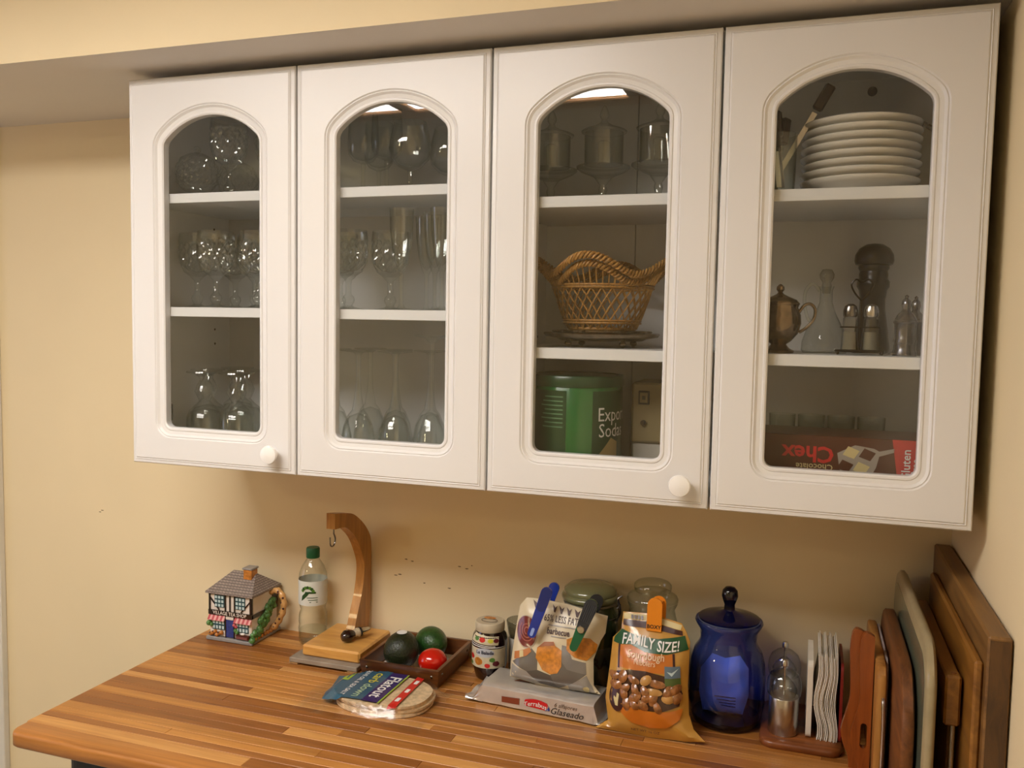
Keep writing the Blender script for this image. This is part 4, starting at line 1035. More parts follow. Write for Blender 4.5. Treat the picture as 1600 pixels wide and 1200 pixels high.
# --- wooden tray with avocados and a tomato
WALN = wood('walnut', '#3f200d', '#7d4a20', 'X', freq=60, stretch=12, rough=0.35, coat=0.2)
WALNY = wood('walnut_side', '#3f200d', '#7d4a20', 'Y', freq=60, stretch=12, rough=0.35, coat=0.2)
tx0, tx1, ty0, ty1 = 0.442, 0.618, -0.190, -0.006
cx_, cy_ = (tx0 + tx1) / 2, (ty0 + ty1) / 2; hx_, hy_ = (tx1 - tx0) / 2, (ty1 - ty0) / 2
t = thing('wooden_tray', 'small dark wooden tray with pegged corners and paper liner', 'tray', (cx_, cy_, ZC))
G().box(-hx_ + 0.006, hx_ - 0.006, -hy_ + 0.006, hy_ - 0.006, 0.0, 0.006).build('bottom', WALN, t, smooth=False)
for s in (-1, 1):
    g = G(); g.add([(-hx_ + 0.006, s * (hy_ - 0.007), 0.0), (hx_ - 0.006, s * (hy_ - 0.007), 0.0), (hx_, s * hy_, 0.040), (-hx_, s * hy_, 0.040), (-hx_ + 0.006, s * (hy_ - 0.013), 0.0), (hx_ - 0.006, s * (hy_ - 0.013), 0.0), (hx_, s * (hy_ - 0.007), 0.040), (-hx_, s * (hy_ - 0.007), 0.040)],
                   [(0, 1, 2, 3), (4, 7, 6, 5), (3, 2, 6, 7), (0, 4, 5, 1), (0, 3, 7, 4), (1, 5, 6, 2)])
    b = g.build('side_board', WALN, t, smooth=False)
    for x in (-hx_ + 0.016, hx_ - 0.016): G().ball((x, s * (hy_ - 0.0025), 0.026), (0.0032, 0.0022, 0.0032), 10, 6).build('peg', DARKSTEEL, b)
    g = G(); e_ = 0.0
    g.add([(s * (hx_ - 0.007), -hy_ + 0.014, 0.0), (s * (hx_ - 0.007), hy_ - 0.014, 0.0), (s * hx_, hy_ - 0.008, 0.040), (s * hx_, -hy_ + 0.008, 0.040), (s * (hx_ - 0.013), -hy_ + 0.014, 0.0), (s * (hx_ - 0.013), hy_ - 0.014, 0.0), (s * (hx_ - 0.007), hy_ - 0.008, 0.040), (s * (hx_ - 0.007), -hy_ + 0.008, 0.040)],
          [(0, 1, 2, 3), (4, 7, 6, 5), (3, 2, 6, 7), (0, 4, 5, 1), (0, 3, 7, 4), (1, 5, 6, 2)])
    b = g.build('end_board', WALNY, t, smooth=False)
    for y in (-hy_ + 0.024, hy_ - 0.024): G().ball((s * (hx_ - 0.0025), y, 0.026), (0.0022, 0.0032, 0.0032), 10, 6).build('peg', DARKSTEEL, b)
g = G(); g.grid(lambda u, v: (-hx_ + 0.014 + (2 * hx_ - 0.028) * u, -hy_ + 0.014 + (2 * hy_ - 0.028) * v, 0.0066 + 0.0010 * (0.5 + 0.5 * noise.noise(Vector((u * 5, v * 5, 0))))), 16, 16)
g.build('paper_liner', mat('white_paper', (0.72, 0.70, 0.68), rough=0.8), t)
AVO = mat('avocado_dark', '#1c2411', rough=0.38, var=0.45, scale=140, bump=0.7, bscale=260)
AVOG = mat('avocado_green', '#22461a', rough=0.33, var=0.35, scale=150, bump=0.5, bscale=260)
def fruit(name, label, cat, loc, r, mt, rot=(0, 0, 0), pear=0.0, group=None):
    t = thing(name, label, cat, loc, 0, group); t.rotation_euler = rot
    g = G(); g.ball((0, 0, 0), 1.0, 32, 20)
    g.v = [(x * r[0] * (1 - pear * z), y * r[1] * (1 - pear * z), z * r[2]) for x, y, z in g.v]
    g.build('skin', mt, t)
    return t
zf = ZC + 0.0078
a1 = fruit('avocado', 'dark pebbly avocado with a white sticker near the front of the tray', 'avocado', (0.507, -0.126, zf + 0.0405), (0.0365, 0.0365, 0.041), AVO, (radians(-68), 0, radians(12)), 0.13, 'avocados in the tray')
# the sticker sits on top of the skin
g = G(); g.grid(lambda u, v: (lambda r, a: (0.0365 * (r * cos(a)) , -0.0374 * sqrt(max(0, 1 - r * r)) , 0.0413 * r * sin(a)))(0.30 * u, 2 * pi * v), 6, 20, cv=True)
st = g.build('sticker', mat('sticker', (0.75, 0.76, 0.74), rough=0.3), a1)
st.matrix_local = Matrix.Rotation(radians(-22), 4, 'X') @ Matrix.Scale(1.0, 4)
a2 = fruit('avocado', 'bright green avocado at the back of the tray', 'avocado', (0.545, -0.060, zf + 0.0352), (0.0345, 0.0345, 0.038), AVOG, (radians(80), 0, radians(50)), 0.10, 'avocados in the tray')
TOM = mat('tomato_red', '#c01a0c', rough=0.14, var=0.12, scale=20, coat=0.4)
a3 = fruit('tomato', 'shiny red tomato in the front corner of the tray', 'tomato', (0.578, -0.128, zf + 0.0262), (0.0300, 0.0290, 0.0250), TOM, (0, 0, 0.4))

# --- bag of flatbreads lying in front
BREAD = mat('flatbread', '#dcc29a', rough=0.7, var=0.25, scale=110, bump=0.3, bscale=300)
fb = None
for k in range(5):
    lbl = ('lowest', 'second', 'third', 'fourth', 'topmost')[k] + ' flatbread of the stack inside the plastic bag'
    if fb is None:
        pts = []
        for i in range(64):
            a = 2 * pi * i / 64; c, s = cos(a), sin(a)
            pts.append((0.094 * (abs(c) ** 0.85) * (1 if c > 0 else -1), 0.070 * (abs(s) ** 0.80) * (1 if s > 0 else -1)))
        g = G(); g.prism(pts, 0.0, 0.0040, 'XY')
        fb = tag(g.build('flatbread', BREAD, None, smooth=True, angle=0.5), lbl, 'flatbread', 'flatbreads in the bag'); fb.location = (0.540, -0.266, ZC + 0.0016)
    else:
        o = fb.copy(); COL.objects.link(o); o['label'] = lbl
        rk = random.Random(k); o.location = (0.540 + rk.uniform(-0.003, 0.003), -0.266 + rk.uniform(-0.003, 0.003), ZC + 0.0016 + 0.0043 * k)
FILM = clear('bag_film', tint=(0.95, 0.95, 0.95), edge=(0.75, 0.75, 0.74), f0=0.05, rough=0.22, bump=0.35, bscale=70)
t = thing('flatbread_bag', 'clear plastic flatbread bag with blue and purple printed label', 'bag', (0.530, -0.266, ZC))
def film_z(x, y):
    dx = (x - 0.010) / 0.098; dy = y / 0.0735
    d = (abs(dx) ** 2.4 + abs(dy) ** 2.4) ** (1 / 2.4)
    h = 0.0255 if d < 1.0 else 0.0255 * max(0.0, 1 - ((d - 1.0) / 0.30)) ** 1.5
    w = noise.noise(Vector((x * 60, y * 60, 0.3))) * 0.0022 + noise.noise(Vector((x * 25, y * 25, 4.3))) * 0.003
    k = min(1.0, max(0.0, (d - 0.93) / 0.2))
    return max(0.0012, h + w * k + (0.0025 * k if d > 1 else 0))
def bag_xy(u, v):
    x = -0.140 + 0.268 * u; y = -0.100 + 0.176 * v
    x += 0.006 * sin(v * 9) * (1 if u < 0.5 else -1) * abs(u - 0.5) * 2
    y += 0.005 * sin(u * 11 + 1) * abs(v - 0.5) * 2
    return x, y
g = G(); g.grid(lambda u, v: (*bag_xy(u, v), film_z(*bag_xy(u, v))), 56, 50)
g.build('film', FILM, t)
SB = lambda off: (lambda u, v: (u, v, film_z(u, v) + off))
PBLUE = mat('print_slate_blue', '#24566f', rough=0.3, var=0.05, coat=0.3); PPURP = mat('print_purple', '#2a1c5e', rough=0.3, coat=0.3)
PYEL = mat('print_yellow', '#c9c43a', rough=0.4); PLIME = mat('print_lime', '#93b03c', rough=0.4); PRED = mat('print_bright_red', '#c4201c', rough=0.35, coat=0.2)
patch('blue_print', [(-0.130, 0.070), (-0.008, 0.072), (-0.008, -0.062), (-0.060, -0.066), (-0.100, -0.048)], SB(0.0006), PBLUE, t, 0.006)
patch('purple_print', rect(-0.008, 0.026, -0.064, 0.070), SB(0.0006), PPURP, t, 0.008)
patch('lime_stripe', rect(0.026, 0.029, -0.066, 0.070), SB(0.0006), PLIME, t, 0.008)
patch('red_stripe', [(0.047, 0.068), (0.063, 0.064), (0.066, -0.068), (0.050, -0.074)], SB(0.0008), PRED, t, 0.008)
TR = -pi / 2
lettering('lettering', 'Flatout', SB(0.0012), (0.009, 0.003), 0.0345, PRINTW, t, ang=TR, bold=0.015)
lettering('lettering', 'carb', SB(0.0012), (-0.026, 0.034), 0.0270, PYEL, t, ang=TR, bold=0.01)
lettering('lettering', 'down', SB(0.0012), (-0.026, -0.026), 0.0270, mat('print_pale_green', '#a7c09a', rough=0.4), t, ang=TR, bold=0.005)
lettering('lettering', 'OLIVE OIL & SEA SALT', SB(0.0012), (-0.054, 0.006), 0.0125, PRINTW, t, ang=TR, bold=0.01)
patch('lime_panel', rect(-0.087, -0.074, 0.006, 0.064), SB(0.0010), PLIME, t, 0.008)
patch('fine_print', rect(-0.082, -0.079, 0.014, 0.056), SB(0.0014), PBLUE, t, 0.008)
for k in range(4): patch('fine_print', rect(-0.107 + 0.002 * (k % 2), -0.101, 0.028 + 0.010 * k, 0.034 + 0.010 * k), SB(0.0012), PRINTW, t, 0.008)
for k in range(3): patch('fine_print', rect(0.0530, 0.0605, 0.034 - 0.041 * k, 0.050 - 0.041 * k), SB(0.0014), PRINTW, t, 0.006)

# --- jam jar and the small jar behind it
DARKJ = mat('dark_jam', '#1b0508', rough=0.1, coat=0.6)
t = thing('jam_jar', 'dark jam jar with fruit label and pale printed lid', 'jar', (0.686, -0.082, ZC), 0)
JP = [(0.0001, 0.0), (0.026, 0.0), (0.029, 0.004), (0.0345, 0.024), (0.0365, 0.030), (0.0365, 0.082), (0.034, 0.092), (0.029, 0.099), (0.0285, 0.103)]
G().lathe(JP, 44).build('body', DARKJ, t, angle=0.8)
G().lathe([(0.0300, 0.1005), (0.0305, 0.102), (0.0305, 0.115), (0.0285, 0.1185), (0.0001, 0.1190)], 44).build('lid', mat('lid_cream', '#b9ad94', rough=0.3, var=0.1, scale=60), t)
S = on_cyl(0.0365); S2 = on_cyl(0.0365, 0.0008); SP = on_prof(JP); SP2 = on_prof(JP, 0.0008)
LAB = mat('label_cream', '#c9bfa2', rough=0.5, var=0.08, scale=80)
patch('label', rect(-0.040, 0.050, 0.030, 0.070), S, LAB, t, 0.006)
patch('shoulder_label', [(-0.036, 0.0815), (0.030, 0.0775), (0.034, 0.094), (-0.030, 0.098)], SP, LAB, t, 0.005)
patch('band_print', [(-0.040, 0.0735), (0.048, 0.0715), (0.048, 0.0730), (-0.040, 0.0755)], S2, PRINTW, t, 0.006)
patch('band_print', [(-0.038, 0.0785), (0.024, 0.0745), (0.024, 0.0760), (-0.038, 0.0800)], S2, PRINTW, t, 0.006)
patch('oval_badge', ellipse(0.002, 0.062, 0.020, 0.0095, 24), S2, mat('print_pale_grey', '#b8bcc4', rough=0.4), t, 0.006)
lettering('lettering', 'La Balada', on_cyl(0.0365, 0.0012), (0.002, 0.0625), 0.0098, mat('print_navy', '#141a33', rough=0.4), t, bold=0.025)
for u, v, r, c in ((-0.030, 0.050, 0.007, PRED), (0.008, 0.036, 0.006, PRED), (-0.012, 0.043, 0.010, CAMBER), (0.026, 0.040, 0.007, mat('print_plum', '#5a1420', rough=0.4)), (0.018, 0.048, 0.006, SG), (-0.033, 0.036, 0.005, SG)):
    patch('fruit_print', ellipse(u, v, r, r * 0.8, 12, jit=0.1, seed=int(u * 1000)), S2, c, t, 0.006)
for u, v, r, c in ((-0.004, 0.088, 0.007, PRED), (-0.018, 0.089, 0.006, SG), (0.014, 0.087, 0.006, PYEL), (0.026, 0.087, 0.006, mat('print_plum', '#5a1420'))):
    patch('fruit_print', ellipse(u, v, r, r * 0.7, 12), SP2, c, t, 0.006)
SL = lambda u, v: (u, v, 0.1196)
patch('lid_picture', ellipse(-0.004, 0.010, 0.013, 0.008, 16), SL, CAMBER, t, 0.01)
g = G(); g.tube([(0.017 * cos(a), -0.004 + 0.010 * sin(a), 0.1192) for a in (2 * pi * k / 30 for k in range(30))], 0.0005, 5, closed=True); g.build('lid_oval', TIMBER, t)
t = thing('small_jar', 'small grey glass jar with a plain white label behind the crisps', 'jar', (0.738, -0.042, ZC))
G().lathe([(0.0001, 0.0), (0.022, 0.0), (0.0225, 0.080), (0.0255, 0.090), (0.0285, 0.112), (0.0275, 0.113), (0.0240, 0.092), (0.0210, 0.082), (0.0205, 0.004), (0.0001, 0.004)], 36).build('glass', clear('grey_glass', tint=(0.70, 0.70, 0.66), edge=(0.35, 0.36, 0.34), f0=0.06), t, angle=1.0)
patch('label', rect(-0.030, 0.030, 0.008, 0.078), on_cyl(0.0228), mat('white_label', (0.70, 0.68, 0.60), rough=0.6), t, 0.006)

# --- foil wrapped pack
FOIL = mat('foil', (0.68, 0.65, 0.61), rough=0.28, metal=0.6, var=0.06, scale=40, bump=0.25, bscale=90)
fo = thing('foil_pack', 'silver foil biscuit pack with red logo lying in front', 'pack', (0.833, -0.173, ZC), radians(-4.6))
Lh, Dh, Hh = 0.112, 0.046, 0.041
def foil(u, v):
    x = -Lh + 2 * Lh * u; a = 2 * pi * v
    # rounded box section
    c, s = cos(a), sin(a); k = 1 / max(abs(c), abs(s)); k = min(k, 1.30)
    y = Dh * max(-1, min(1, c * k)); z = Hh / 2 + (Hh / 2) * max(-1, min(1, s * k))
    j = noise.noise(Vector((x * 40, a * 2, 1))) * 0.0008
    return (x, y + j, max(0.0003, z + j))
g = G(); g.grid(foil, 24, 48, cv=True); g.build('wrapper', FOIL, fo, angle=0.7)
for s in (-1, 1):
    def fin(u, v, s=s):      # crimped end: folds in to a flat fin
        a = 2 * pi * v; c, s_ = cos(a), sin(a); k = min(1 / max(abs(c), abs(s_)), 1.30)
        y = Dh * max(-1, min(1, c * k)); z = Hh / 2 + (Hh / 2) * max(-1, min(1, s_ * k))
        sq = max(0.06, 1 - u * 1.7)
        return (s * (Lh + (0.034 if s < 0 else 0.018) * u), y * (1 + 0.05 * u) + 0.002 * sin(v * 60) * u, max(0.0004, z * sq + (1 - sq) * 0.006 + 0.006 * u * u * max(0, sin(v * 19))))
    g = G(); g.grid(fin, 10, 64, cv=True); g.build('crimped_end', FOIL, fo, angle=0.5)
SF = lambda u, v: (u, -Dh - 0.0012, v); SF2 = lambda u, v: (u, -Dh - 0.0016, v)
patch('brown_print', [(-0.070, 0.012), (-0.034, 0.013), (-0.034, 0.025), (-0.070, 0.023)], SF, mat('print_rust', '#7d3a22', rough=0.4), fo, 0.02)
patch('logo_print', [(-0.022, 0.014), (0.022, 0.012), (0.024, 0.020)] + [(0.022 - 0.044 * k / 8, 0.026 + 0.004 * sin(pi * k / 8)) for k in range(9)] + [(-0.024, 0.020)], SF, RED, fo, 0.02)
lettering('lettering', 'Terrabusi', SF2, (0.0, 0.0205), 0.0125, PRINTW, fo, bold=0.01, warp=lambda x, y: (x, y - 8 * x * x))
patch('logo_shadow', [(0.018, 0.012), (0.028, 0.013), (0.026, 0.020)], SF2, mat('print_royal', '#2a3f8a', rough=0.4), fo, 0.02)
INK = mat('ink_black', '#17120f', rough=0.4)
lettering('lettering', '6 alfajores', SF, (0.058, 0.0265), 0.0110, mat('ink_tan', '#5a4632', rough=0.4), fo, shear=0.3)
lettering('lettering', 'Glaseado', SF, (0.060, 0.0140), 0.0175, INK, fo, shear=0.35)
ST = lambda u, v: (u, v, Hh + 0.0012)
patch('brown_print', [(-0.060, -0.012), (-0.020, -0.006), (-0.020, 0.004), (-0.052, 0.000)], ST, mat('print_rust', '#7d3a22'), fo, 0.02)

# ------------------------------------------------------------------ soft bags: pillow surface inside an outline in (x, z)
def seg_dist(p, a, b):
    d = b - a; t = max(0.0, min(1.0, (p - a).dot(d) / max(1e-12, d.dot(d))))
    return (p - a - d * t).length
class Pillow:
    def __init__(self, outline, yc, thick, width, wrinkle=0.0015, wscale=35.0, seed=0.0):
        self.o = [Vector(p) for p in outline]; self.yc = yc; self.t = thick; self.w = width; self.wr = wrinkle; self.ws = wscale; self.seed = seed
    def surf(self, side, off=0.0):
        def S(x, z):
            p = Vector((x, z)); n = len(self.o)
            d = min(seg_dist(p, self.o[i], self.o[(i + 1) % n]) for i in range(n))
            k = 1 - math.exp(-d / self.w)
            b = self.t(x, z) * k + 0.0006
            wv = (noise.noise(Vector((x * self.ws, z * self.ws, self.seed))) + 0.35 * noise.noise(Vector((x * self.ws * 1.8, z * self.ws * 1.8, self.seed + 5)))) * self.wr * (0.4 + k)
            return (x, self.yc(x, z) + side * (b + off) + wv, z)
        return S
    def build(self, name, mt, par, res=0.007):
        a = patch(name, [tuple(p) for p in self.o], self.surf(-1), mt, par, res)
        b = patch(name + '_back', [tuple(p) for p in self.o], self.surf(1), mt, par, res)
        return a

# --- crisp bag on the foil pack, two clips
B0 = Vector((0.850, -0.160, ZC + 0.0425))
def adj(pts, yref, yb, yt, zb, zt):
    out = []
    for x, z in pts:
        Y = yb + (yt - yb) * (z - zb) / (zt - zb); k = yref - Y
        out.append((x + 0.33 * k, z + 0.40 * k))
    return out
def chip_xy(pts): return [(x - B0.x, max(0.0015, z - B0.z)) for x, z in adj(pts, -0.145, -0.188, -0.138, 0.958, 1.13)]
chip_yc = lambda x, z: (-0.186 + 0.052 * (z / 0.155)) - B0.y
cb = thing('crisp_bag', 'white and grey barbecue crisp bag leaning above the foil pack', 'bag', tuple(B0))
CB_OUT = chip_xy([(0.752, 0.968), (0.753, 0.995), (0.763, 1.071), (0.770, 1.112), (0.783, 1.129), (0.803, 1.130), (0.864, 1.126), (0.900, 1.119), (0.945, 1.112), (0.940, 1.078), (0.931, 1.062), (0.917, 1.024), (0.917, 0.975), (0.930, 0.958), (0.859, 0.956), (0.811, 0.960)])
cp = Pillow(CB_OUT, chip_yc, lambda x, z: 0.026 * (1 - 0.62 * min(1, max(0, z / 0.155))), 0.018, 0.0022, 30, 2.0)
CREAMBAG = mat('bag_cream', '#cdbf9f', rough=0.32, var=0.03, coat=0.15)
cp.build('bag', CREAMBAG, cb, 0.006)
S1, S2, S3 = cp.surf(-1, 0.0007), cp.surf(-1, 0.0016), cp.surf(-1, 0.0023)
GREYS = [mat('print_facet_%d' % i, c, rough=0.3, var=0.04, coat=0.2) for i, c in enumerate(('#655f57', '#78726a', '#938e86', '#524c45'))]
for i, q in enumerate(([(0.758, 1.001), (0.800, 1.036), (0.812, 1.025), (0.812, 0.996), (0.790, 0.990)],
                       [(0.755, 0.972), (0.756, 0.997), (0.790, 0.990), (0.815, 0.966), (0.800, 0.963)],
                       [(0.790, 0.990), (0.812, 0.996), (0.838, 0.990), (0.850, 0.960), (0.815, 0.966)],
                       [(0.860, 1.050), (0.872, 1.048), (0.880, 1.026), (0.905, 1.020), (0.906, 0.998), (0.870, 1.006), (0.858, 1.022)],
                       [(0.838, 0.990), (0.858, 1.022), (0.870, 1.006), (0.906, 0.998), (0.880, 0.978), (0.850, 0.960)],
                       [(0.870, 0.972), (0.906, 0.996), (0.912, 0.980), (0.922, 0.961), (0.870, 0.960)])):
    patch('facet_print', chip_xy(q), S1, GREYS[(0, 2, 3, 1, 0, 2)[i]], cb, 0.006)
BBQ = mat('print_sauce', '#6b2320', rough=0.2, var=0.25, scale=60, coat=0.3)
patch('cup_print', chip_xy(ellipse(0.789, 1.065, 0.0235, 0.0325, 28)), S1, mat('print_bone', '#ab9c85', rough=0.4), cb, 0.006)
patch('sauce_print', chip_xy(ellipse(0.788, 1.066, 0.0215, 0.0300, 28)), S2, BBQ, cb, 0.006)
for k in range(3):
    r = 0.006 + 0.005 * k
    o_ = ellipse(0.789, 1.068, r, r * 1.3, 14, 0.4 + k, 4.6 + k); i_ = ellipse(0.789, 1.068, r - 0.0018, (r - 0.0018) * 1.3, 14, 0.4 + k, 4.6 + k)
    patch('swirl_print', chip_xy(o_ + i_[::-1]), S3, mat('print_sauce_light', '#a05a4e', rough=0.25), cb, 0.006)
CHIP = mat('print_chip', '#c07a22', rough=0.4, var=0.25, scale=140)
patch('crisp_print', chip_xy([(0.809, 1.020), (0.812, 1.040), (0.826, 1.053), (0.844, 1.055), (0.848, 1.047), (0.860, 1.040), (0.860, 1.010), (0.852, 0.996), (0.838, 0.992), (0.822, 0.998)]), S2, CHIP, cb, 0.006)
patch('crisp_shade', chip_xy([(0.812, 1.040), (0.826, 1.053), (0.844, 1.055), (0.846, 1.048), (0.826, 1.045)]), S3, mat('print_chip_dark', '#96541a', rough=0.4), cb, 0.006)
patch('crisp_print', chip_xy([(0.869, 1.062), (0.885, 1.070), (0.914, 1.068), (0.926, 1.056), (0.922, 1.040), (0.906, 1.024), (0.884, 1.030), (0.869, 1.042)]), S2, CHIP, cb, 0.006)
patch('bottle_print', chip_xy([(0.763, 1.008), (0.790, 1.020), (0.800, 1.030), (0.796, 1.037), (0.784, 1.031), (0.763, 1.022)]), S2, mat('print_amber', '#b06a2a', rough=0.4), cb, 0.006)
patch('bottle_label_print', chip_xy([(0.776, 1.015), (0.784, 1.018), (0.783, 1.030), (0.775, 1.027)]), S3, CREAM, cb, 0.006)
CHOCO = mat('print_cocoa', '#43241a', rough=0.4)
def chip_text(s, p, size, mt, ang=0.0, **kw):
    q = chip_xy([p])[0]
    lettering('lettering', s, S2, q, size, mt, cb, ang=ang, **kw)
chip_text('65% LESS FAT', (0.856, 1.0965), 0.0160, CHOCO, -0.02, bold=0.01, sx=0.72)
patch('fine_print', chip_xy([(0.832, 1.0862), (0.888, 1.0852), (0.888, 1.0830), (0.832, 1.0840)]), S2, GREYS[2], cb, 0.006)
chip_text('barbecue', (0.852, 1.0735), 0.0150, CHOCO, -0.02, bold=0.025, sx=0.8)
patch('fine_print', chip_xy([(0.838, 1.0655), (0.868, 1.0650), (0.868, 1.0630), (0.838, 1.0635)]), S2, GREYS[2], cb, 0.006)
for x0_, w_ in ((0.798, 0.016), (0.838, 0.009), (0.851, 0.010), (0.866, 0.010), (0.881, 0.012)):      # large letters cut off by the folded top
    z0_ = 1.1275 - 0.10 * (x0_ - 0.80)
    patch('letter_print', chip_xy([(x0_, z0_), (x0_ + w_ * 0.35, z0_ - 0.014), (x0_ + w_ * 0.65, z0_ - 0.015), (x0_ + w_, z0_ - 0.002), (x0_ + w_ * 0.6, z0_ - 0.006)]), S2, CHOCO, cb, 0.006)
patch('roundel_print', chip_xy(ellipse(0.905, 0.968, 0.006, 0.007, 14)), S2, CREAM, cb, 0.006)

def clip(name, label, loc, tilt, L_, mts, wide=0.010, head=None, lean=0.0):
    t = thing(name, label, 'clip', loc, 0); t.rotation_euler = (lean, tilt, 0)
    return t
CLB = mat('clip_blue', '#17318e', rough=0.25, coat=0.4); CLBD = mat('clip_dark_blue', '#1a2768', rough=0.35)
def capsule(w0, w1, z0, z1, n=8):
    out = [(w0 * cos(a), z0 + w0 * sin(a)) for a in (pi + pi * k / n for k in range(n + 1))]
    out += [(w1 * cos(a), z1 + w1 * sin(a)) for a in (pi * k / n for k in range(n + 1))]
    return out
ck = thing('bag_clip', 'translucent blue bag clip on the crisp bag', 'clip', (0.822, -0.176, 1.1145), 0)
ck.rotation_euler = (radians(-8), radians(17), 0)
G().prism(capsule(0.0085, 0.0105, -0.040, 0.042), -0.0145, -0.0095, 'XZ').build('front_lever', CLB, ck, smooth=False)
G().prism(capsule(0.0080, 0.0098, 0.012, 0.042), -0.0150, -0.0144, 'XZ').build('grip', CLBD, ck, smooth=False)
G().prism(capsule(0.0085, 0.0105, -0.036, 0.042), 0.047, 0.052, 'XZ').build('back_lever', CLB, ck, smooth=False)
G().tube([(-0.006, -0.010, 0.022), (-0.006, 0.049, 0.022)], 0.003, 10).build('spring', STEEL, ck)
G().prism(capsule(0.003, 0.003, -0.042, -0.032), -0.0150, -0.0144, 'XZ').build('slot', mat('clip_pale_blue', '#8fa6e0', rough=0.2), ck, smooth=False)
ck = thing('bag_clip', 'green bag clip with ribbed black grip and silver button', 'clip', (0.905, -0.176, 1.096), 0)
ck.rotation_euler = (radians(-8), radians(20), 0)
GRN = mat('clip_green', '#0a5a38', rough=0.2, coat=0.4)
G().prism(capsule(0.0075, 0.0130, -0.038, 0.046), -0.0150, -0.0090, 'XZ').build('front_lever', GRN, ck, smooth=False)
gp = G().prism(capsule(0.0105, 0.0128, 0.006, 0.046), -0.0170, -0.0149, 'XZ').build('grip', mat('grip_black', '#23262a', rough=0.5), ck, smooth=False)
for k in range(6): G().cbox(-0.0095 + 0.0036 * k, -0.0078 + 0.0036 * k, -0.0180, -0.0168, 0.014, 0.050, 0.0004).build('rib', mat('grip_grey', '#3b3f43', rough=0.5), gp, smooth=False)
bb = G(); bb.lathe([(0.0001, 0.003), (0.006, 0.0028), (0.0075, 0.001), (0.0078, 0.0)], 20); bb.v = [(x, -0.0172 - z, y - 0.001) for x, y, z in bb.v]
bb.build('button', STEEL, ck)
G().prism(capsule(0.0075, 0.0130, -0.034, 0.046), 0.042, 0.048, 'XZ').build('back_lever', BLACK, ck, smooth=False)
G().tube([(0.0, -0.009, 0.034), (0.0, 0.044, 0.034)], 0.0035, 10).build('spring', STEEL, ck)

# --- canister with olive lid and wire bail, apothecary jar
OLIVE = mat('olive_ceramic', '#6c6d4c', rough=0.16, var=0.04, coat=0.5)
t = thing('canister', 'canister with glossy olive lid and wire bail behind crisp bag', 'canister', (0.892, -0.0645, ZC))
G().lathe([(0.0001, 0.0), (0.054, 0.0), (0.0565, 0.004), (0.0565, 0.100), (0.0565, 0.1001)], 48).build('body', mat('canister_grey', '#4b5450', rough=0.12, var=0.1, coat=0.5), t)
G().lathe([(0.0566, 0.1002), (0.0566, 0.160), (0.052, 0.172), (0.050, 0.176), (0.0001, 0.176)], 48).build('shoulder', mat('canister_green', '#33431f', rough=0.12, var=0.1, coat=0.5), t)
G().lathe([(0.0505, 0.1765), (0.0535, 0.178), (0.0535, 0.181), (0.050, 0.1825), (0.0001, 0.1825)], 48).build('seal', mat('grey_rubber', '#8a8570', rough=0.6), t)
G().lathe([(0.0525, 0.183), (0.0565, 0.185), (0.0575, 0.190), (0.0560, 0.194), (0.0520, 0.196), (0.0530, 0.199), (0.0520, 0.205), (0.044, 0.211), (0.025, 0.215), (0.0001, 0.216)], 56).build('lid', OLIVE, t, angle=1.0)
lettering('lettering', 'RA', on_cyl(0.0565), (0.036, 0.070), 0.030, INK, t, bold=0.02)
g = G()
for dx in (-0.006, 0.006):
    g.tube(smooth_curve([(0.0575, -0.020 + dx, 0.150), (0.064, -0.020 + dx, 0.166), (0.062, -0.020 + dx, 0.182), (0.060, -0.020 + dx * 0.5, 0.196), (0.068, -0.020, 0.202)], 5), 0.0015, 6)
g.tube([(0.061, -0.034, 0.180), (0.062, -0.006, 0.180)], 0.0015, 6); g.tube([(0.058, -0.030, 0.151), (0.058, -0.010, 0.151)], 0.0018, 6)
g.tube([(0.0572 * cos(a), 0.0572 * sin(a), 0.156) for a in (2 * pi * k / 48 for k in range(48))], 0.0010, 6, closed=True)
g.build('wire_bail', DARKSTEEL, t)
CLJ = clear('lidded_jar_glass', tint=(0.90, 0.92, 0.89), edge=(0.30, 0.33, 0.29), f0=0.06)
t = thing('lidded_jar', 'clear glass jar with bubble knob lid behind pretzel bag', 'jar', (1.016, -0.0645, ZC))
G().lathe([(0.0001, 0.0), (0.048, 0.0), (0.0505, 0.004), (0.0505, 0.150), (0.046, 0.166), (0.0435, 0.180), (0.0485, 0.190), (0.0495, 0.196)], 48).build('body', CLJ, t, angle=1.0)
l = G().lathe([(0.0490, 0.1965), (0.0500, 0.199), (0.0470, 0.205), (0.0380, 0.210), (0.0340, 0.213), (0.0360, 0.217), (0.0365, 0.222)], 48).build('lid', CLJ, t, angle=1.0)
G().lathe([(0.0365, 0.222), (0.0360, 0.227), (0.0310, 0.2315), (0.018, 0.235), (0.0001, 0.236)], 40).build('knob', CLJ, l, angle=1.0)
G().lathe([(0.0001, 0.003), (0.0470, 0.004), (0.0475, 0.120), (0.030, 0.126), (0.0001, 0.127)], 40).build('contents', mat('dark_beans', '#2a2018', rough=0.6, var=0.5, scale=220, bump=0.6, bscale=220), t)

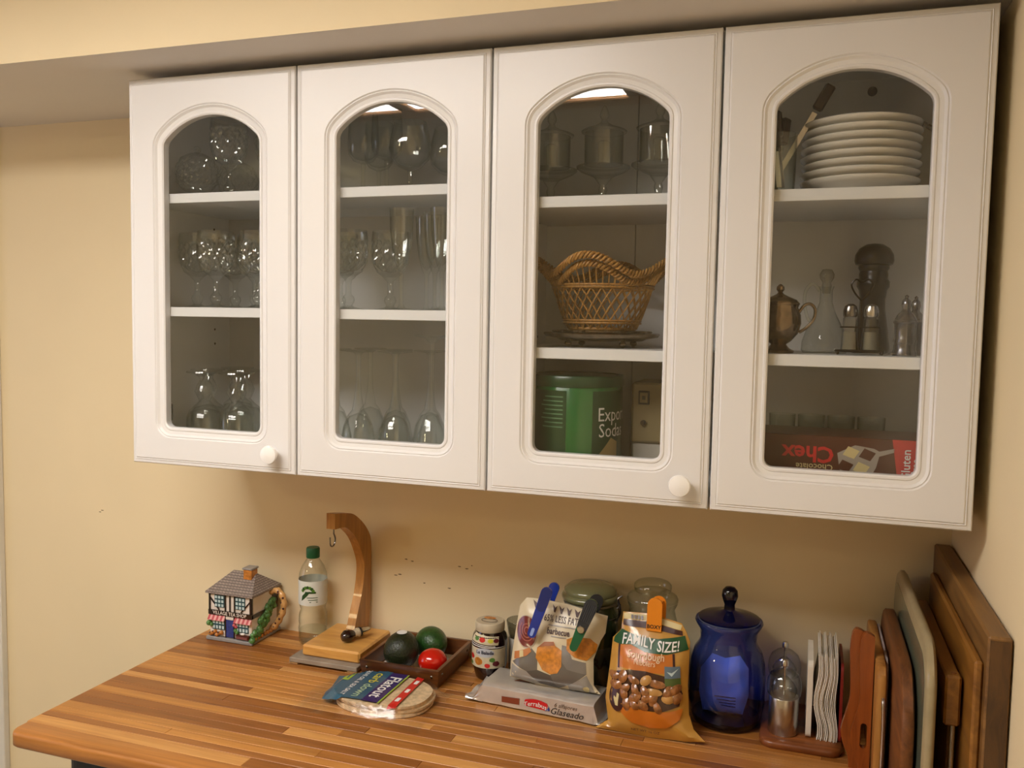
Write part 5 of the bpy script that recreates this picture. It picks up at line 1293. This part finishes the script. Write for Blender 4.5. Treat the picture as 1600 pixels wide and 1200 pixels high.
# --- pretzel bag
P0 = Vector((1.040, -0.205, ZC))
def nib_xy(pts): return [(x - P0.x, max(0.0012, z - P0.z)) for x, z in adj(pts, -0.213, -0.235, -0.170, 0.935, 1.15)]
nib_yc = lambda x, z: (-0.234 + 0.064 * (z / 0.205)) - P0.y
pb_ = thing('pretzel_bag', 'orange and green family size pretzel bag standing upright', 'bag', tuple(P0))
NB_OUT = nib_xy([(0.938, 0.926), (0.962, 0.944), (0.958, 0.985), (0.967, 1.045), (0.974, 1.100), (0.990, 1.118), (0.994, 1.152), (1.045, 1.154), (1.101, 1.143), (1.109, 1.128), (1.115, 1.110), (1.108, 1.030), (1.108, 0.977), (1.115, 0.951), (1.134, 0.932), (1.100, 0.927), (1.035, 0.924), (0.980, 0.925)])
npil = Pillow(NB_OUT, nib_yc, lambda x, z: 0.034 * (0.35 + 0.65 * sin(pi * min(1, max(0, (z + 0.01) / 0.20))) ** 0.7) * (1 - 0.55 * max(0, (z - 0.13) / 0.08)), 0.022, 0.0016, 32, 9.0)
NAMB = mat('bag_amber', '#b98a3c', rough=0.22, var=0.10, scale=25, coat=0.3)
npil.build('bag', NAMB, pb_, 0.0055)
S1, S2, S3, S4 = npil.surf(-1, 0.0007), npil.surf(-1, 0.0013), npil.surf(-1, 0.0034), npil.surf(-1, 0.0039)
NG = mat('print_forest_green', '#0f4a24', rough=0.3, coat=0.2); NOR = mat('print_orange', '#bc6a1a', rough=0.3, var=0.05, coat=0.2); NBR = mat('print_dark_brown', '#3a1712', rough=0.3)
patch('top_print', nib_xy([(0.9955, 1.140), (1.045, 1.141), (1.099, 1.131), (1.102, 1.140), (1.045, 1.152), (0.9955, 1.150)]), S1, CREAM, pb_, 0.006)
patch('brown_print', nib_xy([(0.9945, 1.128), (1.045, 1.129), (1.103, 1.122), (1.1025, 1.130), (1.045, 1.140), (0.9948, 1.139)]), S2, NBR, pb_, 0.006)
patch('green_band', nib_xy([(0.976, 1.094), (0.990, 1.094), (1.010, 1.098), (1.037, 1.089), (1.075, 1.088), (1.1125, 1.097), (1.107, 1.122), (1.060, 1.113), (1.030, 1.113), (0.992, 1.120), (0.978, 1.103)]), S2, NG, pb_, 0.005)
patch('orange_print', nib_xy([(0.990, 1.093), (1.010, 1.097), (1.037, 1.088), (1.075, 1.087), (1.088, 1.090), (1.089, 1.055), (0.988, 1.055)]), S1, NOR, pb_, 0.006)
patch('brown_edge', nib_xy([(1.085, 1.090), (1.089, 1.090), (1.090, 1.066), (1.086, 1.066)]), S2, NBR, pb_, 0.006)
patch('brown_edge', nib_xy([(0.987, 1.096), (0.991, 1.096), (0.989, 1.052), (0.986, 1.052)]), S2, NBR, pb_, 0.006)
def nib_text(s, p, size, mt, S=S3, ang=0.0, **kw): lettering('lettering', s, S, nib_xy([p])[0], size, mt, pb_, ang=ang, **kw)
nib_text('FAMILY SIZE!', (1.046, 1.1040), 0.0225, PRINTW, bold=0.015, sx=0.82, warp=lambda x, y: (x, y + 0.003 * sin(-x * 60)))
nib_text('Sourdough', (1.039, 1.0828), 0.0165, mat('print_peach', '#e0c39a', rough=0.4), bold=0.012, sx=0.92)
nib_text('Nibblers', (1.037, 1.0710), 0.0125, mat('print_peach', '#e0c39a'), sx=0.9)
for k in range(4): patch('letter_print', nib_xy(rect(1.010 + 0.006 * k, 1.0140 + 0.006 * k, 1.1425, 1.1495)), S3, NBR, pb_, 0.006)
patch('pretzel_field', nib_xy([(0.972, 1.010), (0.974, 1.032), (0.985, 1.046), (1.010, 1.055), (1.040, 1.057), (1.072, 1.051), (1.094, 1.038), (1.100, 1.018), (1.094, 0.996), (1.065, 0.986), (1.030, 0.985), (0.995, 0.992)]), S2, mat('print_pretzel_dark', '#3c2012', rough=0.25, coat=0.3), pb_, 0.006)
PRZ = mat('print_pretzel', '#8f5c30', rough=0.25, var=0.4, scale=120, coat=0.4); PRZL = mat('print_pretzel_light', '#b98c4e', rough=0.3)
rk = random.Random(11)
for k in range(26):
    u = 0.980 + 0.112 * (k % 7) / 6 + rk.uniform(-0.004, 0.004); v = 0.992 + 0.047 * (k // 7) / 3 + rk.uniform(-0.004, 0.004)
    if (u - 1.036) ** 2 / 0.062 ** 2 + (v - 1.024) ** 2 / 0.042 ** 2 > 1: continue
    an = rk.uniform(0, pi); L2 = rk.uniform(0.011, 0.016); W2 = rk.uniform(0.0065, 0.0085)
    el = [(u + L2 * cos(a) * cos(an) - W2 * sin(a) * sin(an), v + L2 * cos(a) * sin(an) + W2 * sin(a) * cos(an)) for a in (2 * pi * i / 14 for i in range(14))]
    c = nib_xy([(u, v)])[0]
    dome = lambda x, z, c=c: (lambda q, d: (q[0], q[1] - 0.0042 * max(0.0, 1 - (d / 0.0095) ** 2), q[2]))(S3(x, z), sqrt((x - c[0]) ** 2 + (z - c[1]) ** 2))
    patch('pretzel_print', nib_xy(el), dome, PRZ if k % 6 else PRZL, pb_, 0.004)
patch('bowl_print', nib_xy([(0.986, 0.997)] + [(0.986 + 0.114 * k / 10, 0.992 - 0.007 * sin(pi * k / 10)) for k in range(11)] + [(1.094, 0.972), (1.070, 0.955), (1.040, 0.951), (1.010, 0.956), (0.992, 0.972)]), S3, NOR, pb_, 0.006)
patch('seal_print', nib_xy(ellipse(0.983, 0.996, 0.0145, 0.0235, 24)), S4, NBR, pb_, 0.005)
patch('seal_ring', nib_xy(ellipse(0.983, 0.996, 0.0120, 0.0205, 24)), npil.surf(-1, 0.0038), NAMB, pb_, 0.005)
patch('seal_field', nib_xy(ellipse(0.983, 0.996, 0.0100, 0.0180, 24)), npil.surf(-1, 0.0044), NBR, pb_, 0.005)
patch('seal_figure', nib_xy([(0.981, 0.984), (0.986, 0.984), (0.987, 0.994), (0.989, 1.006), (0.985, 1.008), (0.983, 0.998), (0.979, 1.001), (0.978, 0.997)]), npil.surf(-1, 0.0050), CREAM, pb_, 0.005)
patch('badge_print', nib_xy(rect(1.072, 1.098, 1.048, 1.069)), S3, mat('print_slate', '#5d6f7d', rough=0.4), pb_, 0.006)
patch('badge_print', nib_xy([(1.072, 1.034), (1.098, 1.032), (1.098, 1.0475), (1.072, 1.0475)]), S3, mat('print_moss', '#4e5f2a', rough=0.4), pb_, 0.006)
patch('badge_leaf', nib_xy([(1.076, 1.060), (1.084, 1.052), (1.096, 1.066), (1.084, 1.058)]), S4, PALEBLUE, pb_, 0.006)
nib_text('NET WT 16 OZ', (1.032, 0.9405), 0.0075, NBR)
oc = thing('bag_clip', 'flat orange clip with black lettering on the pretzel bag', 'clip', (1.040, -0.181, 1.110), 0)
oc.rotation_euler = (radians(-8), 0, 0)
ORC = mat('clip_orange', '#d98218', rough=0.35, var=0.03)
fl_ = [(-0.0135, 0.0), (0.0135, 0.0)] + [(0.0135 * cos(a), 0.046 + 0.0135 * sin(a)) for a in (pi * k / 12 for k in range(13))]
G().prism(fl_, -0.0105, -0.0070, 'XZ').build('front_jaw', ORC, oc, smooth=False)
G().prism([(x + 0.003, z) for x, z in fl_], 0.0165, 0.0200, 'XZ').build('back_jaw', ORC, oc, smooth=False)
G().cbox(-0.010, 0.012, -0.0069, 0.0164, 0.048, 0.052, 0.0005).build('hinge', ORC, oc, smooth=False)
lettering('lettering', 'BOXY', lambda u, v: (u, -0.0108, v), (0.0, 0.0075), 0.0095, INK, oc, bold=0.03)

# --- cobalt jar
COB = clear('cobalt_glass', tint=(0.27, 0.38, 0.90), edge=(0.015, 0.02, 0.16), f0=0.06)
COBD = clear('cobalt_glass_thick', tint=(0.012, 0.022, 0.22), edge=(0.002, 0.003, 0.03), f0=0.06)
t = thing('cobalt_jar', 'large cobalt blue glass jar with knobbed lid', 'jar', (1.166, -0.112, ZC))
G().lathe([(0.0001, 0.004), (0.048, 0.003), (0.056, 0.0), (0.060, 0.004), (0.0645, 0.016), (0.0680, 0.040), (0.0685, 0.085), (0.0665, 0.115), (0.061, 0.135), (0.053, 0.147), (0.0505, 0.156), (0.0520, 0.172), (0.0590, 0.183), (0.0615, 0.189), (0.0600, 0.192), (0.0560, 0.191)], 56).build('body', COB, t, angle=1.2)
G().lathe([(0.0001, 0.0045), (0.055, 0.005), (0.060, 0.014), (0.0001, 0.0141)], 40).build('thick_base', COBD, t)
l = G().lathe([(0.0545, 0.1925), (0.0555, 0.196), (0.050, 0.199), (0.034, 0.202), (0.016, 0.206), (0.010, 0.209)], 48).build('lid', COBD, t, angle=1.0)
G().lathe([(0.010, 0.209), (0.0095, 0.220), (0.0125, 0.227), (0.0150, 0.236), (0.0135, 0.246), (0.008, 0.252), (0.0001, 0.2535)], 28).build('knob', COBD, l, angle=1.0)
t = thing('paper_packet', 'pale printed packet seen through the cobalt jar', 'packet', (1.158, -0.125, ZC + 0.0146))
pp = Pillow([(-0.034, 0.0), (0.038, 0.002), (0.048, 0.040), (0.046, 0.090), (0.030, 0.112), (0.004, 0.104), (-0.020, 0.110), (-0.040, 0.080), (-0.042, 0.035)], lambda x, z: 0.010, lambda x, z: 0.016, 0.015, 0.003, 40, 3.0)
PKT = mat('packet_pale', (0.80, 0.82, 0.84), rough=0.5, var=0.04)
pp.build('packet', PKT, t, 0.007)
for k in range(4): patch('fine_print', rect(-0.012 + 0.004 * k, 0.026, 0.036 - 0.006 * k, 0.0375 - 0.006 * k), pp.surf(-1, 0.0012), INK, t, 0.008)

# --- board with the two mills and the napkin holder
CHERRY = wood('cherry', '#5a2c12', '#935528', 'X', freq=55, stretch=11, rough=0.35, coat=0.15)
g = G(); rr_ = round_rect(-0.069, 0.069, -0.092, 0.090, 0.024)
t = thing('serving_board', 'rounded brown serving board under the mills and napkins', 'board', (1.298, -0.108, ZC))
ins = round_rect(-0.066, 0.066, -0.089, 0.087, 0.021)
n = len(rr_); vs = [(x, y, 0.0) for x, y in ins] + [(x, y, 0.004) for x, y in rr_] + [(x, y, 0.010) for x, y in rr_] + [(x, y, 0.0135) for x, y in ins]
fs = [(k * n + i, k * n + (i + 1) % n, (k + 1) * n + (i + 1) % n, (k + 1) * n + i) for k in range(3) for i in range(n)] + [tuple(range(n))[::-1], tuple(3 * n + i for i in range(n))]
g.add(vs, fs); g.build('board', CHERRY, t, angle=0.9)
ZB2 = ZC + 0.0136
ACR = clear('acrylic', tint=(0.88, 0.89, 0.88), edge=(0.25, 0.25, 0.25), f0=0.07)
BRUSH = mat('brushed_steel', (0.55, 0.53, 0.50), rough=0.28, metal=1.0, var=0.04, scale=120)
def mill(loc, label):
    t = thing('acrylic_mill', label, 'mill', loc, 0, 'steel and acrylic mills')
    G().lathe([(0.0001, 0.0), (0.0240, 0.0), (0.0255, 0.002), (0.0255, 0.064), (0.0245, 0.066), (0.0001, 0.066)], 40).build('base', BRUSH, t, angle=0.7)
    G().lathe([(0.0240, 0.0665), (0.0285, 0.070), (0.0300, 0.082), (0.0290, 0.094), (0.024, 0.106), (0.014, 0.114), (0.006, 0.117)], 40).build('dome', ACR, t, angle=1.2)
    G().lathe([(0.020, 0.067), (0.022, 0.080), (0.016, 0.090), (0.008, 0.098), (0.0030, 0.102)], 28).build('inner_dome', ACR, t, angle=1.2)
    G().tube([(0, 0, 0.067), (0, 0, 0.120)], 0.0022, 10).build('spindle', STEEL, t)
    G().lathe([(0.0035, 0.118), (0.0060, 0.120), (0.0062, 0.126), (0.0045, 0.130), (0.0001, 0.131)], 18).build('finial', STEEL, t)
    return t
mill((1.268, -0.152, ZB2), 'steel and clear acrylic mill standing in front on the board')
mill((1.266, -0.058, ZB2), 'steel and clear acrylic mill behind the other one')
NAPW = mat('napkin_paper', (0.74, 0.69, 0.60), rough=0.85, var=0.03, scale=60)
t = thing('napkin_holder', 'white upright napkin holder on the serving board', 'napkin holder', (1.330, -0.105, ZB2))
HW = mat('holder_white', (0.70, 0.66, 0.57), rough=0.4)
g = G(); g.prism(round_rect(-0.062, 0.062, 0.0, 0.138, 0.012), -0.0240, -0.0150, 'YZ'); g.build('front_plate', HW, t, smooth=False)
g = G(); g.prism(round_rect(-0.062, 0.062, 0.0, 0.138, 0.012), 0.0300, 0.0345, 'YZ'); g.build('back_plate', mat('holder_red', '#7d1f1a', rough=0.4), t, smooth=False)
nb = 13
for k in range(nb):
    x0_ = -0.0062 + 0.0025 * k
    def nx(z, k=k, x0_=x0_):
        s = z / 0.155; fan = (k - 6) * 0.0003 * (1 - s)
        w = 0.0075 * sin(2 * pi * (s * 1.35 + 0.12)) * max(0.0, 1 - s) ** 0.6 * (1 - abs(k - 6) / 22)
        return x0_ + fan + w * (1.0 - 0.07 * max(0, k - 6))
    N_ = 22; zt = 0.152 + 0.004 * sin(k * 1.7)
    L1 = [(nx(zt * i / N_), zt * i / N_) for i in range(N_ + 1)]
    poly = [(x - 0.00085, z) for x, z in L1] + [(x + 0.00085, z) for x, z in L1[::-1]]
    n = len(poly); vs = [(x, -0.060 + 0.002 * sin(k * 2.3), z) for x, z in poly] + [(x, 0.056, z) for x, z in poly]
    fs = [(i, (i + 1) % n, n + (i + 1) % n, n + i) for i in range(n)]
    fs += [(i, i + 1, n - 2 - i, n - 1 - i) for i in range(N_)] + [(n + i, n + n - 1 - i, n + n - 2 - i, n + i + 1) for i in range(N_)]
    g = G(); g.add(vs, fs)
    o = tag(g.build('napkin', NAPW, None, angle=0.9), 'folded white paper napkin, number %s from the front plate of the holder' % ('one', 'two', 'three', 'four', 'five', 'six', 'seven', 'eight', 'nine', 'ten', 'eleven', 'twelve', 'thirteen')[k], 'napkin', 'napkins in the holder')
    o.location = (1.3295, -0.105, ZB2 + 0.0003)

# ------------------------------------------------------------------ boards standing by the right wall
REDW = wood('red_wood', '#6b2f0f', '#a3561f', 'Z', freq=45, stretch=9, rough=0.3, coat=0.25)
def wavy(dx, y0, y1, slot, label):
    t = thing('wavy_board', label, 'board', (1.375 + dx, (y0 + y1) / 2, ZC), 0, 'pair of wavy edged boards')
    L1 = smooth_curve([(0.006, 0.0, 0), (0.004, 0.020, 0), (-0.004, 0.040, 0), (-0.008, 0.062, 0), (-0.002, 0.090, 0), (0.004, 0.120, 0), (0.003, 0.160, 0), (0.001, 0.200, 0), (0.003, 0.226, 0), (0.008, 0.236, 0)], 5)
    out = [(p.x, p.y) for p in L1] + [(0.012, 0.2365), (0.018, 0.2345), (0.023, 0.231), (0.023, 0.0)]
    n = len(out)
    if slot:
        hole = capsule(0.0052, 0.0052, 0.048, 0.080)
        A = [Vector((x, z, 0)) for x, z in out]; H = [Vector((x + 0.012, z, 0)) for x, z in hole]
        tri = tessellate_polygon([A, H]); P_ = A + H; m_ = len(P_); h = (y1 - y0) / 2
        vs = [(p.x, -h, p.y) for p in P_] + [(p.x, h, p.y) for p in P_]
        fs = [tuple(q) for q in tri] + [tuple(m_ + i for i in q[::-1]) for q in tri]
        fs += [(i, (i + 1) % n, m_ + (i + 1) % n, m_ + i) for i in range(n)]
        k = len(H); fs += [(n + i, n + (i + 1) % k, m_ + n + (i + 1) % k, m_ + n + i) for i in range(k)]
        G().add(vs, fs).build('panel', REDW, t, smooth=False)
    else:
        G().prism(out, -(y1 - y0) / 2, (y1 - y0) / 2, 'XZ').build('panel', REDW, t, smooth=False)
wavy(0.008, -0.234, -0.222, True, 'wavy edged reddish board with a finger slot, the front one')
wavy(-0.006, -0.219, -0.207, False, 'wavy edged reddish board peeping out behind the slotted one')
def upright(name, label, x0, x1, y0, y1, h, r, mt, cat='board', bevel=0.002):
    t = thing(name, label, cat, ((x0 + x1) / 2, (y0 + y1) / 2, ZC))
    w = (x1 - x0) / 2; d = (y1 - y0) / 2
    o1 = round_rect(-d, d, 0.0, h, r); n = len(o1)
    cy, cz = 0.0, h / 2
    def inset(p): return (p[0] - bevel * (1 if p[0] > 0 else -1), p[1] - bevel * (1 if p[1] > cz else -1))
    vs = [(-w, *inset(p)) for p in o1] + [(-w + bevel, *p) for p in o1] + [(w - bevel, *p) for p in o1] + [(w, *inset(p)) for p in o1]
    fs = [(k * n + i, k * n + (i + 1) % n, (k + 1) * n + (i + 1) % n, (k + 1) * n + i) for k in range(3) for i in range(n)]
    fs += [tuple(range(n))[::-1], tuple(3 * n + i for i in range(n))]
    G().add(vs, fs).build('board', mt, t, angle=0.9)
    return t
BIRCH = wood('birch', '#94602a', '#c08a47', 'Z', freq=50, stretch=10, rough=0.4)
OLDW = wood('old_board', '#4f2c14', '#8a5428', 'Y', freq=50, stretch=9, rough=0.5)
THICK = wood('thick_board', '#5d3f20', '#8c6534', 'Y', freq=45, stretch=10, rough=0.45)
THICKF = wood('thick_board_front', '#6b4317', '#9c6a2a', 'Y', freq=45, stretch=10, rough=0.4)
t = upright('slicing_board', 'light wooden board with a steel rod along its front edge', 1.4080, 1.4225, -0.280, -0.020, 0.198, 0.020, BIRCH)
G().tube(smooth_curve([(0.004, -0.134, 0.006), (0.004, -0.137, 0.100), (0.003, -0.138, 0.140), (0.003, -0.131, 0.150)], 5), 0.0028, 10).build('steel_rod', STEEL, t)
upright('thin_board', 'thin white plastic board between two wooden ones', 1.4240, 1.4280, -0.245, -0.020, 0.195, 0.030, mat('white_board', '#b3a8a6', rough=0.4), bevel=0.0008)
t = upright('rounded_board', 'worn brown wooden board with a large rounded corner', 1.4310, 1.4480, -0.420, -0.016, 0.238, 0.085, OLDW)
CERB = mat('tray_beige', '#9a8c6c', rough=0.3, var=0.12, scale=30, coat=0.3); CERG = mat('tray_green_glaze', '#6d7360', rough=0.2, var=0.2, scale=14, coat=0.4)
t = upright('ceramic_tray', 'green glazed tray with beige rim standing on edge', 1.4530, 1.4670, -0.470, -0.012, 0.303, 0.060, CERB, 'tray', 0.004)
G().prism(round_rect(-0.215, 0.215, 0.022, 0.280, 0.045), -0.0075, -0.0071, 'YZ').build('glazed_face', CERG, t, smooth=False)
t = thing('wooden_slicer', 'wooden slicer with steel rods in front of the thick board', 'slicer', (1.4905, -0.260, ZC))
G().cbox(-0.0100, 0.0095, -0.172, 0.180, 0.225, 0.258, 0.002).build('top_bar', THICKF, t, smooth=False)
hb = G().cbox(-0.0105, 0.0098, -0.184, -0.158, 0.190, 0.2605, 0.003).build('handle_block', THICKF, t, smooth=False)
G().tube([(0.001, -0.172, 0.2595), (0.001, -0.172, 0.2615)], 0.0035, 12).build('peg', OLDW, hb)
for y in (-0.172, 0.150): G().tube([(0.003, y, 0.002), (0.003, y, 0.192 if y < 0 else 0.226)], 0.0034, 10).build('steel_rod', STEEL, t)
G().cbox(0.0, 0.0095, -0.150, 0.175, 0.0005, 0.224, 0.001).build('back_plate', THICK, t, smooth=False)
t = thing('butcher_board', 'thick stepped butcher board leaning along the right wall', 'board', (1.5235, -0.266, ZC))
G().cbox(-0.0085, 0.0195, -0.252, 0.252, 0.0, 0.345, 0.003).build('slab', THICK, t, smooth=False)
G().cbox(-0.0195, -0.0084, -0.236, 0.200, 0.0, 0.305, 0.003).build('raised_panel', THICKF, t, smooth=False)
for y0_ in (-0.2525,): G().box(-0.006, 0.017, y0_ - 0.0008, y0_ + 0.001, 0.004, 0.340).build('end_grain', wood('end_grain', '#3d2814', '#63431f', 'Z', freq=70, stretch=5, rough=0.5), t, smooth=False)
